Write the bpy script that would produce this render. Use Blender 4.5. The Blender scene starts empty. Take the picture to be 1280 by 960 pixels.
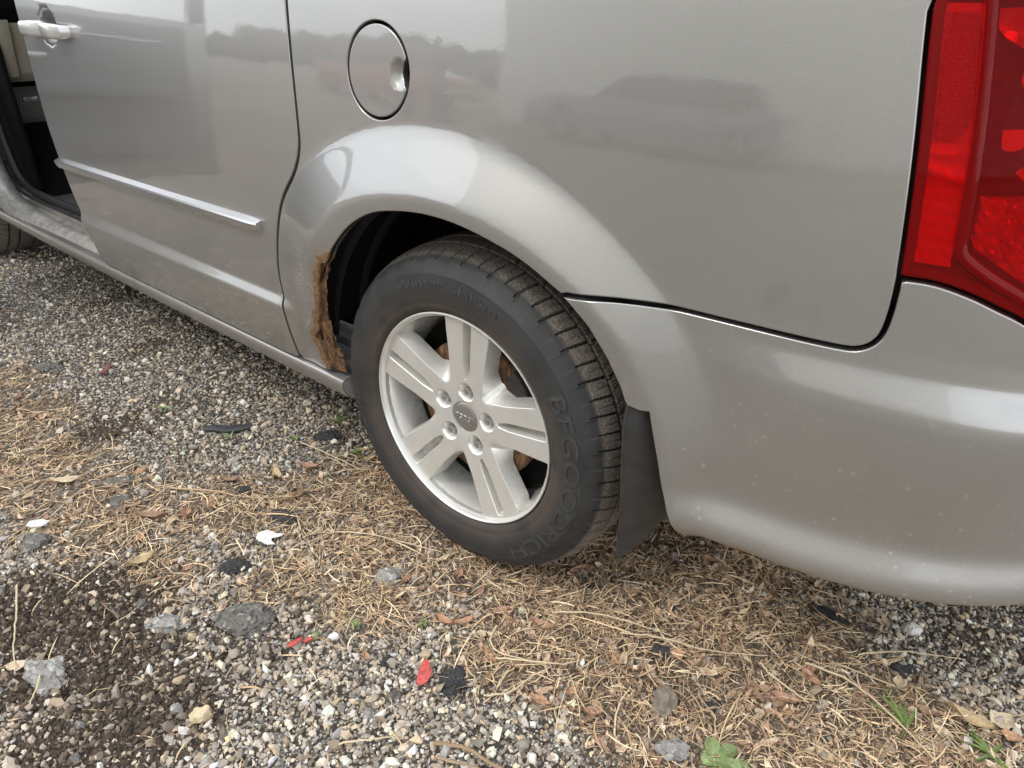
import bpy, bmesh, math, random
import numpy as np
from mathutils import Vector, Matrix
from mathutils.geometry import delaunay_2d_cdt

SC = bpy.context.scene
COL = SC.collection
R = math.radians

# ------------------------------------------------------------------ camera
cd = bpy.data.cameras.new('camera')
cam = bpy.data.objects.new('camera', cd)
COL.objects.link(cam)
SC.camera = cam
cd.sensor_fit = 'HORIZONTAL'
cd.sensor_width = 36.0
cd.lens = 36.0 * 869.44 / 1280.0
cd.clip_start = 0.02
cd.clip_end = 2000
rot = Matrix(((0.7789944, -0.3161335, 0.5415047), (0.6266938, 0.3642255, -0.6889082), (0.0205571, 0.8760134, 0.4818485)))
cam.matrix_world = Matrix.Translation((0.812772, -0.863333, 1.081885)) @ rot.to_4x4()

# ------------------------------------------------------------------ sky, sun, exposure
SUN_EL, SUN_AZ = 52.0, 205.0          # azimuth: degrees clockwise from +Y
W = bpy.data.worlds.new('World')
SC.world = W
W.use_nodes = True
nt = W.node_tree
bg = nt.nodes['Background']
sky = nt.nodes.new('ShaderNodeTexSky')
sky.sky_type = 'NISHITA'
sky.sun_disc = False
sky.sun_elevation = R(SUN_EL)
sky.sun_rotation = R(SUN_AZ)
tc = nt.nodes.new('ShaderNodeTexCoord')
mp = nt.nodes.new('ShaderNodeMapping')
mp.inputs['Scale'].default_value = (1.0, 1.0, 2.6)
nz = nt.nodes.new('ShaderNodeTexNoise')
nz.inputs['Scale'].default_value = 2.2
nz.inputs['Detail'].default_value = 7
nz.inputs['Roughness'].default_value = 0.55
rp = nt.nodes.new('ShaderNodeValToRGB')
rp.color_ramp.elements[0].position = 0.34
rp.color_ramp.elements[0].color = (9.5, 10.3, 11.4, 1)
rp.color_ramp.elements[1].position = 0.66
rp.color_ramp.elements[1].color = (15.5, 15.9, 16.3, 1)
mx = nt.nodes.new('ShaderNodeMix')
mx.data_type = 'RGBA'
mx.inputs['Factor'].default_value = 0.85
nt.links.new(tc.outputs['Generated'], mp.inputs['Vector'])
nt.links.new(mp.outputs['Vector'], nz.inputs['Vector'])
nt.links.new(nz.outputs['Fac'], rp.inputs['Fac'])
nt.links.new(sky.outputs['Color'], mx.inputs['A'])
nt.links.new(rp.outputs['Color'], mx.inputs['B'])
nt.links.new(mx.outputs['Result'], bg.inputs['Color'])
bg.inputs['Strength'].default_value = 0.115

sd = bpy.data.lights.new('sun', 'SUN')
sd.energy = 1.0
sd.angle = R(16)
sd.color = (1.0, 0.96, 0.90)
sun = bpy.data.objects.new('sun', sd)
COL.objects.link(sun)
_az, _el = R(SUN_AZ), R(SUN_EL)
_dir = Vector((math.sin(_az) * math.cos(_el), math.cos(_az) * math.cos(_el), math.sin(_el)))
sun.rotation_euler = _dir.to_track_quat('Z', 'Y').to_euler()
sun.location = _dir * 30

SC.view_settings.view_transform = 'Standard'
SC.view_settings.look = 'None'
SC.view_settings.exposure = 0.48
SC.view_settings.gamma = 1.0
SC.view_settings.use_curve_mapping = False
SC.render.engine = 'CYCLES'
SC.cycles.max_bounces = 8
SC.cycles.transparent_max_bounces = 12
SC.cycles.use_denoising = True

rng = np.random.default_rng(7)
random.seed(7)

# ------------------------------------------------------------------ node helpers
def mat(name):
    m = bpy.data.materials.new(name)
    m.use_nodes = True
    n = m.node_tree.nodes
    return m, m.node_tree, n['Principled BSDF']

def node(t, kind, **kw):
    n = t.nodes.new(kind)
    for k, v in kw.items():
        if k in n.inputs:
            n.inputs[k].default_value = v
        else:
            setattr(n, k, v)
    return n

def noise(t, scale, detail=4, rough=0.55, vec=None):
    n = node(t, 'ShaderNodeTexNoise', Scale=scale, Detail=detail, Roughness=rough)
    if vec is not None:
        t.links.new(vec, n.inputs['Vector'])
    return n.outputs['Fac']

def ramp(t, fac, stops):
    n = t.nodes.new('ShaderNodeValToRGB')
    e = n.color_ramp.elements
    while len(e) < len(stops):
        e.new(0.5)
    for k, (p, c) in enumerate(stops):
        e[k].position = p
        e[k].color = (*c, 1) if len(c) == 3 else c
    t.links.new(fac, n.inputs['Fac'])
    return n.outputs['Color']

def mixc(t, fac, a, b, mode='MIX'):
    n = t.nodes.new('ShaderNodeMix')
    n.data_type = 'RGBA'
    n.blend_type = mode
    for s, v in (('Factor', fac), ('A', a), ('B', b)):
        if hasattr(v, 'node'):
            t.links.new(v, n.inputs[s])
        elif s == 'Factor':
            n.inputs[s].default_value = v
        else:
            n.inputs[s].default_value = (*v, 1)
    return n.outputs['Result']

def mathn(t, op, a, b=None, clamp=False):
    n = t.nodes.new('ShaderNodeMath')
    n.operation = op
    n.use_clamp = clamp
    for i, v in enumerate((a, b)):
        if v is None:
            continue
        if hasattr(v, 'node'):
            t.links.new(v, n.inputs[i])
        else:
            n.inputs[i].default_value = v
    return n.outputs[0]

def maprange(t, v, a, b, c=0.0, d=1.0):
    n = t.nodes.new('ShaderNodeMapRange')
    n.interpolation_type = 'SMOOTHSTEP'
    t.links.new(v, n.inputs['Value'])
    for k, x in zip(('From Min', 'From Max', 'To Min', 'To Max'), (a, b, c, d)):
        n.inputs[k].default_value = x
    return n.outputs['Result']

def bump(t, p, h, strength=0.3, dist=0.002):
    b = node(t, 'ShaderNodeBump', Strength=strength, Distance=dist)
    t.links.new(h, b.inputs['Height'])
    t.links.new(b.outputs['Normal'], p.inputs['Normal'])

def pos(t):
    g = t.nodes.new('ShaderNodeNewGeometry')
    return g.outputs['Position']

def attr(t, name):
    a = t.nodes.new('ShaderNodeAttribute')
    a.attribute_name = name
    return a

def simple(name, col, rough=0.5, metal=0.0, var=0.12, scale=40, bumpy=0.0, coat=0.0, spec=None):
    m, t, p = mat(name)
    f = noise(t, scale, 5, vec=pos(t))
    a = tuple(c * (1 - var) for c in col)
    b = tuple(min(1, c * (1 + var)) for c in col)
    c = ramp(t, f, [(0.3, a), (0.7, b)])
    t.links.new(c, p.inputs['Base Color'])
    p.inputs['Roughness'].default_value = rough
    p.inputs['Metallic'].default_value = metal
    p.inputs['Coat Weight'].default_value = coat
    p.inputs['Coat Roughness'].default_value = 0.04
    if spec is not None:
        p.inputs['Specular IOR Level'].default_value = spec
    if bumpy:
        bump(t, p, f, bumpy, 0.002)
    return m

# ------------------------------------------------------------------ materials
def paint_material(name, base, dusty=True):
    m, t, p = mat(name)
    P = pos(t)
    sep = t.nodes.new('ShaderNodeSeparateXYZ')
    t.links.new(P, sep.inputs[0])
    fl = noise(t, 900, 2, vec=P)
    a = tuple(c * 0.93 for c in base)
    b = tuple(c * 1.07 for c in base)
    col = ramp(t, fl, [(0.35, a), (0.65, b)])
    low = maprange(t, sep.outputs['Z'], 0.95, 0.30)
    cloud = noise(t, 5, 6, 0.6, P)
    film = mathn(t, 'MULTIPLY', low, maprange(t, cloud, 0.25, 0.75, 0.06, 0.40))
    splash = mathn(t, 'MULTIPLY', mathn(t, 'MULTIPLY', maprange(t, sep.outputs['X'], 0.38, 0.62), maprange(t, sep.outputs['Z'], 0.72, 0.52)), maprange(t, noise(t, 9, 6, 0.6, P), 0.2, 0.8, 0.30, 0.75))
    film = mathn(t, 'MAXIMUM', film, splash)
    # mud specks thrown up by the wheels
    v = node(t, 'ShaderNodeTexVoronoi', Scale=120.0)
    t.links.new(P, v.inputs['Vector'])
    vs = node(t, 'ShaderNodeTexVoronoi', Scale=58.0)
    t.links.new(P, vs.inputs['Vector'])
    sp1 = maprange(t, v.outputs['Distance'], 0.20, 0.10)
    rnd = t.nodes.new('ShaderNodeSeparateColor')
    t.links.new(v.outputs['Color'], rnd.inputs[0])
    sp1 = mathn(t, 'MULTIPLY', sp1, maprange(t, rnd.outputs[0], 0.55, 0.70))
    sp2 = maprange(t, vs.outputs['Distance'], 0.21, 0.11)
    rnd2 = t.nodes.new('ShaderNodeSeparateColor')
    t.links.new(vs.outputs['Color'], rnd2.inputs[0])
    sp2 = mathn(t, 'MULTIPLY', sp2, maprange(t, rnd2.outputs[1], 0.60, 0.70))
    low2 = maprange(t, sep.outputs['Z'], 0.86, 0.45)
    spk = mathn(t, 'MULTIPLY', mathn(t, 'MAXIMUM', sp1, sp2), mathn(t, 'MULTIPLY', low2, 0.75))
    dust = mathn(t, 'MAXIMUM', film, spk)
    if not dusty:
        dust = mathn(t, 'MULTIPLY', dust, 0.3)
    rs = attr(t, 'rust').outputs['Fac']
    rn = noise(t, 70, 6, 0.65, P)
    rust = maprange(t, mathn(t, 'ADD', rs, mathn(t, 'MULTIPLY', mathn(t, 'SUBTRACT', rn, 0.5), 0.9)), 0.52, 0.68)
    rust = mathn(t, 'MULTIPLY', rust, maprange(t, rs, 0.02, 0.12))
    rcol = ramp(t, noise(t, 160, 6, 0.7, P), [(0.3, (0.05, 0.025, 0.013)), (0.5, (0.16, 0.085, 0.035)), (0.72, (0.34, 0.21, 0.10))])
    # scuffs
    sc = attr(t, 'scuff').outputs['Fac']
    sn = noise(t, 210, 5, 0.7, P)
    scuff = mathn(t, 'MULTIPLY', sc, maprange(t, sn, 0.52, 0.60))
    c1 = mixc(t, mathn(t, 'MULTIPLY', dust, 0.72), col, (0.195, 0.168, 0.140))
    c1 = mixc(t, mathn(t, 'MULTIPLY', spk, 0.95), c1, (0.44, 0.40, 0.345))
    stain = mathn(t, 'MULTIPLY', mathn(t, 'POWER', rs, 1.4), maprange(t, noise(t, 28, 6, 0.7, P), 0.38, 0.66, 0.0, 0.75))
    c1 = mixc(t, stain, c1, (0.30, 0.165, 0.075))
    c1 = mixc(t, scuff, c1, (0.62, 0.61, 0.58))
    c1 = mixc(t, rust, c1, rcol)
    t.links.new(c1, p.inputs['Base Color'])
    solid = mathn(t, 'MAXIMUM', rust, mathn(t, 'MULTIPLY', dust, 0.8))
    t.links.new(mathn(t, 'MULTIPLY', mathn(t, 'SUBTRACT', 1.0, solid), 0.80), p.inputs['Metallic'])
    t.links.new(mathn(t, 'ADD', 0.36, mathn(t, 'MULTIPLY', solid, 0.35)), p.inputs['Roughness'])
    p.inputs['Coat IOR'].default_value = 1.8
    t.links.new(mathn(t, 'SUBTRACT', 1.0, mathn(t, 'MAXIMUM', rust, mathn(t, 'MULTIPLY', dust, 0.45))), p.inputs['Coat Weight'])
    t.links.new(mathn(t, 'ADD', mathn(t, 'ADD', 0.012, mathn(t, 'MULTIPLY', dust, 0.06)), mathn(t, 'MULTIPLY', splash, 0.32)), p.inputs['Coat Roughness'])
    hb = mathn(t, 'MULTIPLY', rust, noise(t, 120, 5, 0.6, P))
    bump(t, p, hb, 0.6, 0.003)
    # pressed steel is never quite flat: slight waves in the clear coat
    wv = node(t, 'ShaderNodeBump', Strength=0.06, Distance=0.012)
    t.links.new(noise(t, 7.0, 2, 0.4, P), wv.inputs['Height'])
    op = node(t, 'ShaderNodeBump', Strength=0.05, Distance=0.0006)
    t.links.new(noise(t, 190, 2, 0.5, P), op.inputs['Height'])
    t.links.new(wv.outputs['Normal'], op.inputs['Normal'])
    t.links.new(op.outputs['Normal'], p.inputs['Coat Normal'])
    return m

M_PAINT = paint_material('silver_beige_paint', (0.352, 0.342, 0.325))
M_GAP = simple('black_seal_and_gap_shade', (0.006, 0.006, 0.007), 0.6)  # rubber seals, and the backing whose black stands for shade in panel gaps
M_LINER = simple('black_liner_plastic', (0.010, 0.010, 0.011), 0.55, bumpy=0.3, scale=60)
M_UNDER = simple('underbody_dark', (0.006, 0.0055, 0.005), 0.9, spec=0.1)
M_CHROME = simple('satin_silver_trim', (0.62, 0.62, 0.62), 0.22, 0.9, 0.03)
M_CARPET = simple('charcoal_carpet', (0.045, 0.043, 0.042), 0.95, 0, 0.5, 260, 0.8)
M_DASH = simple('black_dash_plastic', (0.006, 0.006, 0.006), 0.85, spec=0.1)
M_BEIGE = simple('beige_trim_plastic', (0.34, 0.30, 0.23), 0.6, 0, 0.05)
M_TRIMGREY = simple('grey_door_trim', (0.20, 0.20, 0.205), 0.6, 0, 0.05)
M_FLAP = simple('mud_flap_plastic', (0.036, 0.035, 0.034), 0.45, 0, 0.25, 30, 0.1)
M_GLASS = simple('dark_privacy_glass', (0.010, 0.011, 0.012), 0.03, 0, 0.05)

def sill_mat():
    m, t, p = mat('worn_sill_paint')
    P = pos(t)
    f = noise(t, 22, 8, 0.7, P)
    f2 = noise(t, 150, 4, 0.6, P)
    c = ramp(t, f, [(0.30, (0.20, 0.19, 0.175)), (0.5, (0.36, 0.345, 0.32)), (0.68, (0.50, 0.47, 0.40))])
    c = mixc(t, maprange(t, f2, 0.56, 0.66, 0, 0.7), c, (0.12, 0.105, 0.085))
    t.links.new(c, p.inputs['Base Color'])
    p.inputs['Metallic'].default_value = 0.35
    p.inputs['Roughness'].default_value = 0.45
    p.inputs['Coat Weight'].default_value = 0.4
    p.inputs['Coat Roughness'].default_value = 0.15
    return m
M_SILL = sill_mat()

def alloy_mat():
    m, t, p = mat('silver_alloy')
    P = pos(t)
    f = noise(t, 14, 6, 0.6, P)
    g = attr(t, 'grime').outputs['Fac']
    c = ramp(t, f, [(0.3, (0.70, 0.685, 0.64)), (0.7, (0.79, 0.78, 0.745))])
    d = mathn(t, 'MULTIPLY', g, maprange(t, noise(t, 60, 6, 0.65, P), 0.35, 0.65), True)
    c = mixc(t, mathn(t, 'MULTIPLY', d, 0.75), c, (0.20, 0.125, 0.07))
    t.links.new(c, p.inputs['Base Color'])
    p.inputs['Metallic'].default_value = 0.5
    t.links.new(mathn(t, 'ADD', 0.29, mathn(t, 'MULTIPLY', d, 0.4)), p.inputs['Roughness'])
    p.inputs['Coat Weight'].default_value = 0.35
    p.inputs['Coat Roughness'].default_value = 0.15
    return m
M_ALLOY = alloy_mat()

def tyre_mat():
    m, t, p = mat('tyre_rubber')
    P = pos(t)
    d = attr(t, 'dust').outputs['Fac']
    f = noise(t, 9, 7, 0.65, P)
    f2 = noise(t, 240, 5, 0.7, P)
    side = ramp(t, f, [(0.3, (0.022, 0.0222, 0.0225)), (0.7, (0.046, 0.045, 0.044))])
    tread = ramp(t, f2, [(0.32, (0.055, 0.049, 0.043)), (0.50, (0.150, 0.130, 0.108)), (0.68, (0.29, 0.25, 0.205))])
    c = mixc(t, d, side, tread)
    lo = mathn(t, 'MULTIPLY', attr(t, 'bead').outputs['Fac'], maprange(t, f, 0.35, 0.65, 0.2, 0.8))
    c = mixc(t, lo, c, (0.085, 0.062, 0.048))
    t.links.new(c, p.inputs['Base Color'])
    p.inputs['Roughness'].default_value = 0.62
    p.inputs['Specular IOR Level'].default_value = 0.4
    bump(t, p, f2, 0.25, 0.001)
    return m
M_TYRE = tyre_mat()
M_LETTER = simple('raised_tyre_letters', (0.042, 0.042, 0.042), 0.5, 0, 0.35, 60)

def rust_mat(name, dark=1.0):
    m, t, p = mat(name)
    P = pos(t)
    mpg = t.nodes.new('ShaderNodeMapping'); mpg.inputs['Scale'].default_value = (1, 1, .38)
    t.links.new(P, mpg.inputs['Vector'])
    f = noise(t, 95, 8, 0.72, mpg.outputs['Vector'])
    c = ramp(t, f, [(0.28, tuple(dark * x for x in (0.030, 0.014, 0.009))), (0.47, tuple(dark * x for x in (0.085, 0.045, 0.024))),
                    (0.60, tuple(dark * x for x in (0.25, 0.125, 0.048))), (0.74, tuple(dark * x for x in (0.38, 0.27, 0.165)))])
    t.links.new(c, p.inputs['Base Color'])
    p.inputs['Roughness'].default_value = 0.9
    bump(t, p, f, 0.55, 0.003)
    return m
M_RUST = rust_mat('flaking_rust')
M_DISC = rust_mat('rusty_brake_disc', 1.15)

# ------------------------------------------------------------------ object helpers
def wloc(o):
    v = Vector((0, 0, 0))
    while o is not None:
        v += o.location
        o = o.parent
    return v

def tag(o, label=None, cat=None, group=None, kind=None):
    if label: o['label'] = label
    if cat: o['category'] = cat
    if group: o['group'] = group
    if kind: o['kind'] = kind
    return o

def empty(name, loc, label, cat, group=None):
    o = bpy.data.objects.new(name, None)
    COL.objects.link(o)
    o.location = loc
    return tag(o, label, cat, group)

def fill_mesh(me, V, F):
    """V (n,3); F list of index tuples or an (m,k) array"""
    V = np.asarray(V, dtype=np.float32)
    me.vertices.add(len(V))
    me.vertices.foreach_set('co', V.ravel())
    if isinstance(F, np.ndarray):
        k = F.shape[1]
        idx = F.astype(np.int32).ravel()
        start = np.arange(0, len(F) * k, k, dtype=np.int32)
    else:
        ln = np.array([len(f) for f in F], dtype=np.int32)
        idx = np.array([i for f in F for i in f], dtype=np.int32)
        start = np.concatenate([[0], np.cumsum(ln)[:-1]]).astype(np.int32)
    me.loops.add(len(idx))
    me.loops.foreach_set('vertex_index', idx)
    me.polygons.add(len(start))
    me.polygons.foreach_set('loop_start', start)
    me.update(calc_edges=True)
    me.validate()

def mesh_obj(name, V, F, m, parent=None, origin=None, smooth=True, sharp=35, normals=None, fattrs=None, colors=None):
    V = np.asarray(V, dtype=np.float64).reshape(-1, 3)
    base = wloc(parent) if parent is not None else Vector((0, 0, 0))
    o0 = Vector(origin) if origin is not None else base
    me = bpy.data.meshes.new(name)
    fill_mesh(me, V - np.array(o0), F)
    me.materials.append(m)
    if fattrs:
        for k, v in fattrs.items():
            a = me.attributes.new(k, 'FLOAT', 'POINT')
            a.data.foreach_set('value', np.asarray(v, dtype=np.float32))
    if colors is not None:
        a = me.attributes.new('col', 'FLOAT_COLOR', 'POINT')
        c = np.ones((len(V), 4), dtype=np.float32)
        c[:, :3] = colors
        a.data.foreach_set('color', c.ravel())
    me.polygons.foreach_set('use_smooth', [smooth] * len(me.polygons))
    if normals is not None:
        me.normals_split_custom_set_from_vertices([tuple(n) for n in normals])
    elif smooth and sharp:
        me.set_sharp_from_angle(angle=R(sharp))
    o = bpy.data.objects.new(name, me)
    COL.objects.link(o)
    o.parent = parent
    o.location = o0 - base
    return o

class MB:
    """collects simple shapes into one mesh"""
    def __init__(s):
        s.V, s.F = [], []
    def add(s, V, F):
        n = len(s.V)
        s.V += [tuple(v) for v in V]
        s.F += [tuple(i + n for i in f) for f in F]
        return s
    def box(s, a, b):
        (x0, y0, z0), (x1, y1, z1) = a, b
        V = [(x, y, z) for z in (z0, z1) for y in (y0, y1) for x in (x0, x1)]
        return s.add(V, [(0, 2, 3, 1), (4, 5, 7, 6), (0, 1, 5, 4), (2, 6, 7, 3), (0, 4, 6, 2), (1, 3, 7, 5)])
    def tube(s, P, rad, n=10, cap=True):
        P = [Vector(p) for p in P]
        rad = list(rad) if isinstance(rad, list) else [rad] * len(P)
        rings = []
        up = None
        for i, p in enumerate(P):
            d = (P[min(i + 1, len(P) - 1)] - P[max(i - 1, 0)]).normalized()
            if up is None:
                up = d.orthogonal().normalized()
            up = (up - d * up.dot(d)).normalized()
            sd_ = d.cross(up)
            r = rad[i]
            ra, rb = r if isinstance(r, tuple) else (r, r)
            rings.append([p + up * (ra * math.cos(2 * math.pi * k / n)) + sd_ * (rb * math.sin(2 * math.pi * k / n)) for k in range(n)])
        V = [v for r_ in rings for v in r_]
        F = []
        for i in range(len(P) - 1):
            for k in range(n):
                a, b = i * n + k, i * n + (k + 1) % n
                F.append((a, b, b + n, a + n))
        if cap:
            F.append(tuple(range(n - 1, -1, -1)))
            F.append(tuple((len(P) - 1) * n + k for k in range(n)))
        return s.add(V, F)
    def revolve(s, prof, n=64, centre=(0, 0, 0), closed=False):
        """prof: (r, y) about the Y axis"""
        V, F = [], []
        m = len(prof)
        for k in range(n):
            a = 2 * math.pi * k / n
            for r, y in prof:
                V.append((centre[0] + r * math.cos(a), centre[1] + y, centre[2] + r * math.sin(a)))
        for k in range(n):
            for j in range(m - 1):
                a, b = k * m + j, ((k + 1) % n) * m + j
                F.append((a, b, b + 1, a + 1))
        return s.add(V, F)
    def prism(s, poly, axis, a, b):
        """poly in the two other axes, extruded along axis from a to b"""
        n = len(poly)
        def mk(p, t):
            q = list(p)
            q.insert(axis, t)
            return tuple(q)
        V = [mk(p, a) for p in poly] + [mk(p, b) for p in poly]
        F = [tuple(range(n)), tuple(range(2 * n - 1, n - 1, -1))]
        F += [(k, k + n, (k + 1) % n + n, (k + 1) % n) for k in range(n)]
        return s.add(V, F)
    def build(s, name, m, parent=None, bevel=0.0, seg=2, **kw):
        o = mesh_obj(name, s.V, s.F, m, parent, **kw)
        bm = bmesh.new()
        bm.from_mesh(o.data)
        bmesh.ops.recalc_face_normals(bm, faces=bm.faces)
        if bevel:
            es = [e for e in bm.edges if len(e.link_faces) == 2 and e.calc_face_angle(0) > R(28)]
            bmesh.ops.bevel(bm, geom=es, offset=bevel, segments=seg, affect='EDGES', profile=0.6)
        bm.to_mesh(o.data)
        bm.free()
        o.data.polygons.foreach_set('use_smooth', [True] * len(o.data.polygons))
        o.data.set_sharp_from_angle(angle=R(32))
        return o

# ------------------------------------------------------------------ the skin of the van
def smooth_tab(xs, ys, x, sig):
    xs = np.asarray(xs, float); ys = np.asarray(ys, float)
    g = np.arange(xs[0] - .5, xs[-1] + .5, sig / 6) if xs[-1] < 20 else np.arange(xs[0] - 40, xs[-1] + 40, sig / 6)
    v = np.interp(g, xs, ys)
    k = np.exp(-.5 * (np.arange(-24, 25) / 6) ** 2); k /= k.sum()
    v = np.convolve(np.pad(v, 24, mode='edge'), k, mode='valid')
    return np.interp(x, g, v)

#SURF-BEGIN
_px = np.array([-4.2, -3.6, -2.6, -1.7, -1.0, -.3, .2, .45, .656, .806, .875, .949, 1.0, 1.03, 1.045, 1.05])
_py = np.array([.20, .075, .02, .008, .002, .0, .0, .004, .021, .056, .098, .175, .27, .40, .55, 1.0])
def _plan():
    t = np.concatenate([[0], np.cumsum(np.hypot(np.diff(_px), np.diff(_py)))])
    s = np.arange(0, t[-1], .002); X = np.interp(s, t, _px); Y = np.interp(s, t, _py)
    k = np.exp(-.5 * (np.arange(-150, 151) * .002 / .06) ** 2); k /= k.sum()
    def sm(a):
        l = 2 * a[0] - a[150:0:-1]; r = 2 * a[-1] - a[-2:-152:-1]
        return np.convolve(np.concatenate([l, a, r]), k, mode='valid')
    X = sm(X); Y = sm(Y)
    u = np.concatenate([[0], np.cumsum(np.hypot(np.diff(X), np.diff(Y)))]); u -= np.interp(0, X, u)
    return u, X, Y
PU, PX, PY = _plan()
def plan(u):
    x = np.interp(u, PU, PX); y = np.interp(u, PU, PY); h = .01
    dx = np.interp(u + h, PU, PX) - np.interp(u - h, PU, PX); dy = np.interp(u + h, PU, PY) - np.interp(u - h, PU, PY); l = np.hypot(dx, dy)
    return x, y, dy / l, -dx / l
def sst(a, b, x):
    t = np.clip((x - a) / (b - a), 0, 1); return t * t * (3 - 2 * t)
def spl(x, w):
    return .5 * (x + np.sqrt(x * x + w * w))
RO = np.array([[-40, .50], [-10, .51], [11, .525], [20, .553], [30, .562], [40, .558], [49, .549], [60, .543], [75, .538], [90, .543], [100, .55], [110, .562], [121, .577], [130, .59], [143, .597], [155, .585], [165, .56], [175, .53], [200, .5]])
RL = np.array([[-40, .47], [0, .476], [25, .476], [43, .472], [53, .461], [67, .453], [90, .451], [100, .452], [110, .458], [120, .466], [133, .470], [145, .465], [155, .45], [165, .43], [175, .41], [200, .38]])
def D(u, z):
    u = np.asarray(u, float); z = np.asarray(z, float)
    o = smooth_tab([.1, .25, .31, .38, .5, .6, .7, .8, .9, 1.0, 1.1, 1.2, 1.3, 1.7], [-.05, -.018, -.006, .004, .010, .012, .0125, .0108, .0067, .0012, -.006, -.017, -.04, -.21], z, .03)
    led = smooth_tab([.2, .43, .449, .470, 1.], [.013, .013, .013, 0, 0], z, .003)
    o = o + led * (1 - sst(-.56, -.47, u))
    r = np.hypot(u, z - .345); th = np.degrees(np.arctan2(z - .345, u)); th = np.where(th < -90, th + 360, th)
    ro = smooth_tab(RO[:, 0], RO[:, 1], th, 5); rl = smooth_tab(RL[:, 0], RL[:, 1], th, 5)
    A = smooth_tab([-40, 0, 25, 50, 75, 140, 155, 170, 200.], [0.0, .018, .030, .040, .044, .044, .030, .014, .0], th, 6)
    t = (ro - r) / np.maximum(ro - rl, .03)
    g = spl(t, .10) - spl(t - 1, .10) - .10 * spl(t - 1.0, .1)
    o = o + A * g
    wb = sst(.44, .62, u)
    up = smooth_tab([.2, .635, .652, .69, .72, 1.], [1., 1, .9, .1, 0, 0], z, .0045)
    amp = np.interp(u, [.3, .5, .7, .95, 1.3, 2], [.006, .010, .018, .030, .034, .034])
    o = o + wb * amp * up
    face = smooth_tab([.1, .42, .62, 1.], [-.034, -.030, 0, 0], z, .03)
    o = o + wb * face
    lip = smooth_tab([0, .298, .338, .370, .412, .6], [-.08, -.038, .024, .024, 0, 0.], z - .018 * sst(.6, .92, u), .009)
    o = o + sst(.40, .56, u) * lip
    q = ((u + 1.51) / .062) ** 2 + ((z - .995) / .050) ** 2
    o = o - .030 * np.clip(1 - q, 0, 1) ** 1.5
    q = ((u + .1175) / .0195) ** 2 + ((z - .973) / .0235) ** 2
    o = o - .0085 * np.clip(1 - q, 0, 1) ** 1.2 * (u < -.0965)
    return o
def S(u, z, off=0.0):
    x, y, nx, ny = plan(u); d = D(u, z) + off
    return np.stack([x + nx * d, y + ny * d, z * np.ones_like(x)], -1)
#SURF-END

def Sn(u, z, h=.0015):
    a = S(u + h, z) - S(u - h, z)
    b = S(u, z + h) - S(u, z - h)
    n = np.cross(a, b)
    return n / np.linalg.norm(n, axis=1)[:, None]

def catmull(P, n=8):
    P = np.asarray(P, float)
    if len(P) < 3:
        return P
    Q = np.vstack([2 * P[0] - P[1], P, 2 * P[-1] - P[-2]])
    out = []
    for i in range(1, len(Q) - 2):
        p0, p1, p2, p3 = Q[i - 1:i + 3]
        for k in range(n):
            t = k / n
            out.append(.5 * (2 * p1 + (p2 - p0) * t + (2 * p0 - 5 * p1 + 4 * p2 - p3) * t * t + (3 * p1 - p0 - 3 * p2 + p3) * t ** 3))
    out.append(P[-1])
    return np.array(out)

def resample(P, ds):
    P = np.asarray(P, float)
    L = np.concatenate([[0], np.cumsum(np.hypot(*np.diff(P, axis=0).T))])
    n = max(1, int(round(L[-1] / ds)))
    s = np.linspace(0, L[-1], n + 1)
    return np.stack([np.interp(s, L, P[:, 0]), np.interp(s, L, P[:, 1])], 1)

def loop_from(segs, ds=.009, smooth=True):
    """segments joined end to end, each smoothed; corners only at joints"""
    out = []
    for sg in segs:
        q = resample(catmull(sg) if smooth and len(sg) > 2 else np.asarray(sg, float), ds)
        out.append(q[:-1])
    return np.vstack(out)

def area2(P):
    x, y = P[:, 0], P[:, 1]
    return float(np.sum(x * np.roll(y, -1) - y * np.roll(x, -1)))

def inset(P, d):
    """P counter-clockwise; positive d moves towards the inside"""
    e = np.roll(P, -1, 0) - P
    e /= np.maximum(np.linalg.norm(e, axis=1), 1e-9)[:, None]
    n = np.stack([-e[:, 1], e[:, 0]], 1)
    m = n + np.roll(n, 1, 0)
    l = np.linalg.norm(m, axis=1)
    m /= np.maximum(l, 1e-6)[:, None]
    c = np.clip(np.sum(m * n, 1), .5, 1)
    return P + m * (d / c)[:, None]

def inside(pts, P):
    x, y = pts[:, 0], pts[:, 1]
    r = np.zeros(len(pts), bool)
    n = len(P)
    for i in range(n):
        x0, y0 = P[i]; x1, y1 = P[(i + 1) % n]
        if y0 == y1:
            continue
        c = ((y0 > y) != (y1 > y))
        r ^= c & (x < (x1 - x0) * (y - y0) / (y1 - y0) + x0)
    return r

def near(pts, P, d):
    r = np.zeros(len(pts), bool)
    for k in range(0, len(P)):
        r |= (np.abs(pts[:, 0] - P[k, 0]) < d) & (np.abs(pts[:, 1] - P[k, 1]) < d)
    return r

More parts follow.
